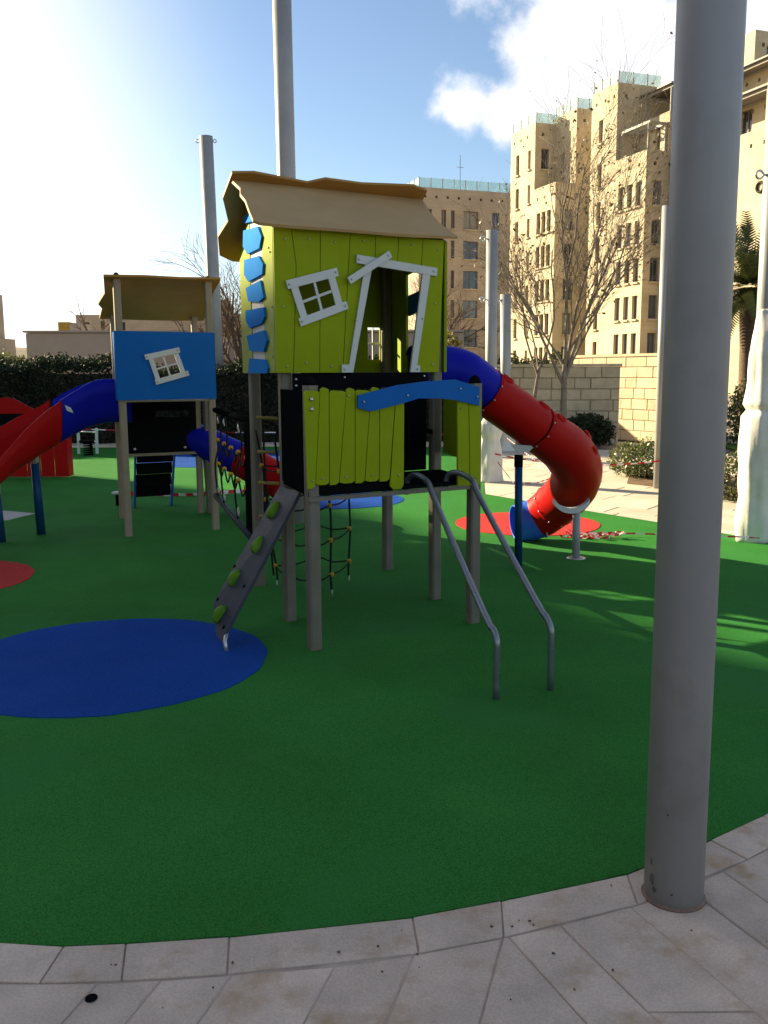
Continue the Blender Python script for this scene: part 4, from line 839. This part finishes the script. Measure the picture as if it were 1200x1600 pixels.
shrub('green_bush', 'olive bush above the hedge at the far left', [(-9.8, 23.5, 1.7, .9, .6, .45), (-11.2, 23.6, 1.7, .9, .6, .5), (-8.7, 23.4, 1.6, .6, .5, .35)], 4000, .05, M_leaff)
bare_tree('bare_tree', 'leafless treetop showing over the beige plaster building', (-10.5, 33, 0), [((-10.5, 33, 2.2), (-.2, 0, 1), 1.6, .06), ((-10.5, 33, 2.2), (.3, 0, 1), 1.5, .06), ((-10.5, 33, 2.2), (.6, 0, 1), 1.5, .05)], M_barkd, seed=41, trunk=([(-10.5, 33, -.02), (-10.5, 33, 1.2), (-10.5, 33, 2.4)], [.14, .11, .07]), depth=3)
b = MB(); b.prism([(6.2, 12.2, -.02), (9.5, 11, -.02), (16, 19, -.02), (7.3, 19.6, -.02)], [(6.2, 12.2, .03), (9.5, 11, .03), (16, 19, .03), (7.3, 19.6, .03)]); tag(b.build('lawn', M_grass), kind='structure')
b = MB(); b.prism([(3.5, 12.9, -.02), (5.5, 10.4, -.02), (6.1, 12.1, -.02), (5, 14, -.02), (3.9, 14.2, -.02)], [(3.5, 12.9, .015), (5.5, 10.4, .015), (6.1, 12.1, .015), (5, 14, .015), (3.9, 14.2, .015)]); tag(b.build('planting_bed', M_earth), kind='structure')
# palm
pm = thing('palm_tree', (9.6, 24, 0), 'palm tree with hanging fronds between the foreground mast and the wrapped mast', 'palm')
b = MB(); b.tube([(9.62, 24, -.02), (9.6, 24, 1), (9.56, 24, 2.2), (9.52, 24, 3.7)], [.30, .24, .22, .26], 14, sub=6); tr_ = b.build('trunk', M_barkd, pm, True)
V = []
for k in range(75):
    a = rng.uniform(0, 2*math.pi); el = rng.uniform(-.5, 1.35); ln = rng.uniform(1.7, 2.5); p = np.array([9.52, 24, 3.75]); d = np.array([math.cos(a)*math.cos(el), math.sin(a)*math.cos(el), math.sin(el)]); pts = [p]
    for j in range(14): d = d+np.array([0, 0, -.055]); d /= np.linalg.norm(d); p = p+d*ln/14; pts.append(p)
    for j in range(2, 15):
        dd = pts[j]-pts[j-1]; dd /= np.linalg.norm(dd); sd = np.cross(dd, [0, 0, 1]); sd /= np.linalg.norm(sd)+1e-6
        for sg in (-1, 1):
            for q in (0, .5):
                o_ = pts[j-1]*(1-q)+pts[j]*q; l_ = .34*(1-abs(j/14-.45)); e_ = o_+(sd*sg*.8+dd*.6+np.array([0, 0, -.12]))*l_; wv = dd*.03
                V += [o_-wv, o_+wv, e_+wv*.3, e_-wv*.3]
leafobj('fronds', np.array(V), M_palm, pm)

# ------------------------------------------------------------------ apartment buildings
O = Vector((11.17, 82, 0)); DU = Vector((.342, -.94, 0)).normalized(); DV = Vector((.94, .342, 0)).normalized()
def bl(u, v, z): return O+DU*u+DV*v+Vector((0, 0, z))
def wallgrid(mb, P0, ax, nrm, a0, a1, z0, z1, ops, dep=.25):
    A = sorted(set([a0, a1]+[x for o in ops for x in o[:2]])); Z = sorted(set([z0, z1]+[x for o in ops for x in o[2:4]]))
    pt = lambda a, z, d=0: P0+ax*a+Vector((0, 0, z))-nrm*d
    for i in range(len(A)-1):
        for j in range(len(Z)-1):
            ca, cz = (A[i]+A[i+1])/2, (Z[j]+Z[j+1])/2
            if any(o[0] < ca < o[1] and o[2] < cz < o[3] for o in ops): continue
            mb.face([pt(A[i], Z[j]), pt(A[i+1], Z[j]), pt(A[i+1], Z[j+1]), pt(A[i], Z[j+1])])
    for o in ops:
        c = [(o[0], o[2]), (o[1], o[2]), (o[1], o[3]), (o[0], o[3])]
        for k in range(4): (a, z), (a_, z_) = c[k], c[(k+1) % 4]; mb.face([pt(a, z), pt(a_, z_), pt(a_, z_, dep), pt(a, z, dep)])
def windows(parent, P0, ax, nrm, ops, dep=.25, sill=True):
    for o in ops:
        a0, a1, z0, z1 = o[:4]; pt = lambda a, z, d: P0+ax*a+Vector((0, 0, z))-nrm*d
        if a1-a0 < .36:
            b = MB(); b.prism([pt(a0, z0, dep), pt(a1, z0, dep), pt(a1, z1, dep), pt(a0, z1, dep)], [pt(a0, z0, dep+.02), pt(a1, z0, dep+.02), pt(a1, z1, dep+.02), pt(a0, z1, dep+.02)]); b.build('vent', M_hole, parent); continue
        b = MB(); t = .06
        for (x0, x1, y0, y1) in ((a0, a1, z0, z0+t), (a0, a1, z1-t, z1), (a0, a0+t, z0+t, z1-t), (a1-t, a1, z0+t, z1-t), ((a0+a1)/2-t/2, (a0+a1)/2+t/2, z0+t, z1-t)):
            b.prism([pt(x0, y0, dep-.05), pt(x1, y0, dep-.05), pt(x1, y1, dep-.05), pt(x0, y1, dep-.05)], [pt(x0, y0, dep), pt(x1, y0, dep), pt(x1, y1, dep), pt(x0, y1, dep)])
        w = b.build('window', M_wframe, parent)
        b = MB(); b.prism([pt(a0, z0, dep+.003), pt(a1, z0, dep+.003), pt(a1, z1, dep+.003), pt(a0, z1, dep+.003)], [pt(a0, z0, dep+.03), pt(a1, z0, dep+.03), pt(a1, z1, dep+.03), pt(a0, z1, dep+.03)]); b.build('pane', random.choice((M_glass, M_glass, M_glass, M_glass2, M_blind)), w)
        if sill: b = MB(); b.prism([pt(a0-.06, z0-.14, -.16), pt(a1+.06, z0-.14, -.16), pt(a1+.06, z0-.14, .02), pt(a0-.06, z0-.14, .02)], [pt(a0-.06, z0-.02, -.16), pt(a1+.06, z0-.02, -.16), pt(a1+.06, z0-.02, .02), pt(a0-.06, z0-.02, .02)]); b.build('sill', M_bld, w)
def mass(parent, u0, u1, v0, v1, z0, z1, left=(), front=(), m=None, vents=True, name='wall'):
    left, front = list(left), list(front)
    if vents:
        k = u0+.5
        while k < u1-.4: left.append((k, k+.22, z1-1.0, z1-.75)); k += 1.15
        k = v0+.6
        while k < v1-.4: front.append((k-v0, k-v0+.24, z1-1.0, z1-.75)); k += 1.25
    mb = MB(); wallgrid(mb, bl(0, v0, 0), DU, -DV, u0, u1, z0, z1, left); wallgrid(mb, bl(u1, v0, 0), DV, DU, 0, v1-v0, z0, z1, front)
    mb.face([bl(u0, v0, z0), bl(u0, v1, z0), bl(u0, v1, z1), bl(u0, v0, z1)]); mb.face([bl(u0, v1, z0), bl(u1, v1, z0), bl(u1, v1, z1), bl(u0, v1, z1)]); mb.face([bl(u0, v0, z1), bl(u1, v0, z1), bl(u1, v1, z1), bl(u0, v1, z1)])
    me = mb.build(name, m or M_bld, parent); windows(parent, bl(0, v0, 0), DU, -DV, left); windows(parent, bl(u1, v0, 0), DV, DU, front); return me
def railing(parent, pts, z, h=.8, step=1.0):
    for i in range(len(pts)-1):
        P, Q = bl(*pts[i], z), bl(*pts[i+1], z); n = max(1, int((Q-P).length/step)); d = (Q-P)/n
        for k in range(n):
            a, c = P+d*k, P+d*(k+1); sd = d.normalized(); pn = MB(); pn.bar(a+sd*.04+Vector((0, 0, h/2)), c-sd*.04+Vector((0, 0, h/2)), .03, h); g = pn.build('railing_pane', M_rglass, parent)
            pn = MB(); pn.bar(a, a+Vector((0, 0, h+.04)), .07, .07); pn.build('railing_post', M_metal, g)
def pergola(parent, u0, u1, v0, v1, z, zb, slats=True, slab_=False):
    b = MB()
    for u in (u0, u1):
        for v in (v0, v1): b.bar(bl(u, v, zb), bl(u, v, z), .13, .13)
    b.bar(bl(u0-.2, v0, z), bl(u1+.2, v0, z), .13, .16); b.bar(bl(u0-.2, v1, z), bl(u1+.2, v1, z), .13, .16); b.bar(bl(u0, v0, z), bl(u0, v1, z), .12, .15); b.bar(bl(u1, v0, z), bl(u1, v1, z), .12, .15); o = b.build('pergola', M_metal, parent)
    if slats:
        k = u0+.5
        while k < u1: b = MB(); b.bar(bl(k, v0, z+.12), bl(k, v1, z+.12), .07, .08); b.build('slat', M_metal, o); k += .7
    if slab_: b = MB(); b.prism([bl(u, v, z+.10) for u, v in ((u0-.3, v0-.3), (u1+.3, v0-.3), (u1+.3, v1), (u0-.3, v1))], [bl(u, v, z+.2) for u, v in ((u0-.3, v0-.3), (u1+.3, v0-.3), (u1+.3, v1), (u0-.3, v1))]); b.build('cover', M_wframe, o)
apt = thing('apartment_building', bl(8, 4, 0), 'stepped sunlit limestone apartment blocks with rooftop glass rails, behind the bare tree', 'building')
rows = [18.2, 15.45, 12.72, 9.98, 7.24, 4.5, 1.8]
LA = [(u, u+.58, z, z+1.65) for z in rows for u in (.95,)]+[(3.05, 3.5, z+.1, z+1.6) for z in rows]
mass(apt, 0, 4.2, 0, 6, 0, 21.8, LA, [(.6, 1.3, z, z+1.6) for z in (18.2,)])
mass(apt, 4.2, 7.6, 0, 6, 0, 16.5, [(u, u+.62, z, z+1.7) for z in (12.8, 10.1, 7.35, 4.6, 1.9) for u in (4.65, 5.5, 6.35)], [(.9, 1.7, z, z+1.7) for z in (12.8, 10.1, 7.35, 4.6, 1.9)])
mass(apt, 4.2, 7.6, 1.8, 6, 16.5, 22.2, [(5.0, 5.9, 16.9, 19.2)], [])
railing(apt, [(.15, .15), (4.1, .15), (4.1, 2)], 21.8); railing(apt, [(4.3, 1.9), (7.5, 1.9), (7.5, 4)], 22.2)
mass(apt, 10.7, 14.04, 1.2, 10, 0, 22.25, [(11.7, 12.25, z, z+1.65) for z in (18.5, 15.3, 12.6, 10.0, 7.4, 4.8, 2.2)], [])
mass(apt, 14.04, 17.78, 1.2, 10, 0, 16.8, [(u, u+.66, z, z+1.65) for z in (13.15, 10.5, 7.9, 5.3, 2.65) for u in (14.5, 15.6, 16.66)], [(.62, 1.36, z, z+1.65) for z in (13.15, 10.5, 7.9, 5.3, 2.65)])
mass(apt, 14.04, 17.78, 3.0, 10, 16.8, 19.5, [(16.2, 16.8, 17.1, 18.8)], [])
railing(apt, [(10.8, 1.3), (13.95, 1.3), (13.95, 5)], 22.25); pergola(apt, 14.3, 17.5, 1.5, 2.9, 18.7, 16.8); pergola(apt, 14.6, 17.6, 3.2, 7, 21.2, 19.5, False, True)
mass(apt, 18.4, 34, 3.0, 18, 0, 16.2, [], [(1.5, 2.6, z, z+1.7) for z in (12.8, 10, 7.3, 4.5)])
mass(apt, 18.4, 27, 5.0, 18, 16.2, 19.0, [(22.5, 23.6, 16.6, 18.4)], []); pergola(apt, 19, 26.8, 3.3, 4.9, 18.5, 16.2, False, True)
mass(apt, 18.4, 25, 6.4, 18, 19.0, 21.4, [], []); pergola(apt, 19, 24.8, 5.2, 6.3, 21.0, 19.0, False, True)
mass(apt, 17.0, 21.2, 7.0, 18, 21.4, 24.1, [], [(1.0, 2.2, 22.4, 23.2)])
b = MB(); c_ = bl(26.95, 3.0, 12.7)-DV*.06; b.tube([c_+(DU*math.cos(a)+Vector((0, 0, 1))*math.sin(a))*.30 for a in [2*math.pi*i/20 for i in range(21)]], .08, 8, False); b.build('round_lamp', M_hole, apt, True)
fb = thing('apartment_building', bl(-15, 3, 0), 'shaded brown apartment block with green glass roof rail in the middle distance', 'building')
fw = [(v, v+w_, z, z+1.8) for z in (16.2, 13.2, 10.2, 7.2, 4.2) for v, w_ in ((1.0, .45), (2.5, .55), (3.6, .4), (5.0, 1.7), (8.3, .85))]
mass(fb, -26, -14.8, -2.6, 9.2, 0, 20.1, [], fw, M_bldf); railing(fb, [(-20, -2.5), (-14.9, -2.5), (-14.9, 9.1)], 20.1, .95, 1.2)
b = MB(); b.bar(bl(-17, 3, 20), bl(-17, 3, 24), .06, .06); b.bar(bl(-17, 2.6, 22.8), bl(-17, 3.4, 22.8), .04, .04); b.build('antenna', M_wframe, fb)
# far left
def farbox(name, label, x0, x1, y, dep, z1, wins, m):
    t = thing(name, ((x0+x1)/2, y, 0), label, 'building'); mb = MB(); P0 = Vector((0, y, 0)); ax = Vector((1, 0, 0)); nr = Vector((0, -1, 0))
    wallgrid(mb, P0, ax, nr, x0, x1, 0, z1, wins)
    for q in ([(x0, y), (x0, y+dep)], [(x0, y+dep), (x1, y+dep)], [(x1, y+dep), (x1, y)]): mb.face([(*q[0], 0), (*q[1], 0), (*q[1], z1), (*q[0], z1)])
    mb.face([(x0, y, z1), (x1, y, z1), (x1, y+dep, z1), (x0, y+dep, z1)]); mb.build('wall', m, t); windows(t, P0, ax, nr, wins, sill=False); return t
ft_ = farbox('tower_block', 'distant grey tower block at the far left edge', -58, -50.6, 120, 3, 12.0, [(-51.5, -50.9, z, z+1.3) for z in (5.2, 7.4, 9.6)]+[(-53.4, -52.5, z, z+1.3) for z in (5.2, 7.4, 9.6)], M_bldf)
for x in (-52.6, -51.1): b = MB(); b.box((x, 121, 12.6), (.25, .4, .6)); b.build('chimney', M_bldf, ft_)
b = MB(); b.box((-49.9, 121.5, 3.1), (.68, 1.4, 3.1)); b.build('annex', M_bldf, ft_)
f2 = farbox('low_building', 'distant low building with rooftop hut above the plaster building', -30.0, -14, 90, 10, 7.3, [(-29.3, -28.7, 5.9, 6.6), (-27.6, -27.2, 5.9, 6.7), (-26.0, -25.2, 5.6, 6.6)], M_bldf)
b = MB(); b.box((-26.6, 92, 7.9), (.9, 1.2, .6)); b.build('roof_hut', M_bld, f2)
b = MB(); b.box((-20.0, 90.5, 8.0), (5.0, .6, .65)); b.build('upper_storey', M_bldf, f2)
wt = thing('water_tank', (-20.2, 60, 0), 'small ochre and white rooftop box seen over the plaster building', 'tank'); b = MB(); b.box((-20.55, 60, 2.45), (.35, .8, 2.45)); b.build('ochre_side', mat('ochre_paint', (.36, .24, .04), .7), wt); b = MB(); b.box((-19.75, 60, 2.4), (.43, .8, 2.4)); b.build('white_side', M_plaster, wt)
# distant low hill on the left, trees in front of it
hl = MB(); P = [(-140, 150)]+[(-140+8*k, 150) for k in range(1, 26)]
for k in range(25):
    x = -150+9*k; h0 = 3.5+2*math.sin(x*.05)+max(0, (-x-40)*.03); x2 = x+9; h1 = 3.5+2*math.sin(x2*.05)+max(0, (-x2-40)*.03)
    hl.prism([(x, 150, -.5), (x2, 150, -.5), (x2, 260, -.5), (x, 260, -.5)], [(x, 170, h0), (x2, 170, h1), (x2, 240, h1*1.2), (x, 240, h0*1.2)])
tag(hl.build('hill', M_hill), kind='structure')
# apartment block beyond the left edge: its shadow covers the playground
sb_d = Vector((.377, -.926, 0)).normalized(); HS = 20.0
corner = Vector((-.45, 11.1, 0))+Vector((sx, sy, 0)).normalized()*HS/math.tan(R(SUN_EL)); sn = Vector((sb_d.y, -sb_d.x, 0)); sn = sn if sn.x > 0 else -sn
sh = thing('apartment_building', corner, 'tall limestone apartment block just beyond the left edge, shading the playground', 'building')
mb = MB(); ops = [(a, a+1.3, z, z+1.6) for a in range(3, 58, 5) for z in (1, 4.2, 7.4, 10.6, 13.8, 17)]
wallgrid(mb, corner, sb_d, sn, 0, 62, 0, HS, ops)
c1, c2, c3 = corner-sn*14, corner+sb_d*62-sn*14, corner+sb_d*62; up = Vector((0, 0, HS))
for a, c in ((corner, c1), (c1, c2), (c2, c3)): mb.face([a, c, c+up, a+up])
mb.face([corner+up, c1+up, c2+up, c3+up]); mb.build('wall', M_bld, sh)
for a0, a1, hh in ((6.7, 9.5, .75), (9.5, 62, 2.4)):  # roof steps added so the shadow reaches higher on tower and mast
    b = MB(); P_ = [corner+sb_d*a0-sn*.003, corner+sb_d*a1-sn*.003, corner+sb_d*a1-sn*10, corner+sb_d*a0-sn*10]; b.prism([p+Vector((0, 0, HS+.002)) for p in P_], [p+Vector((0, 0, HS+hh)) for p in P_]); b.build('added_roof_step', M_bld, sh)
windows(sh, corner, sb_d, sn, ops, sill=False)
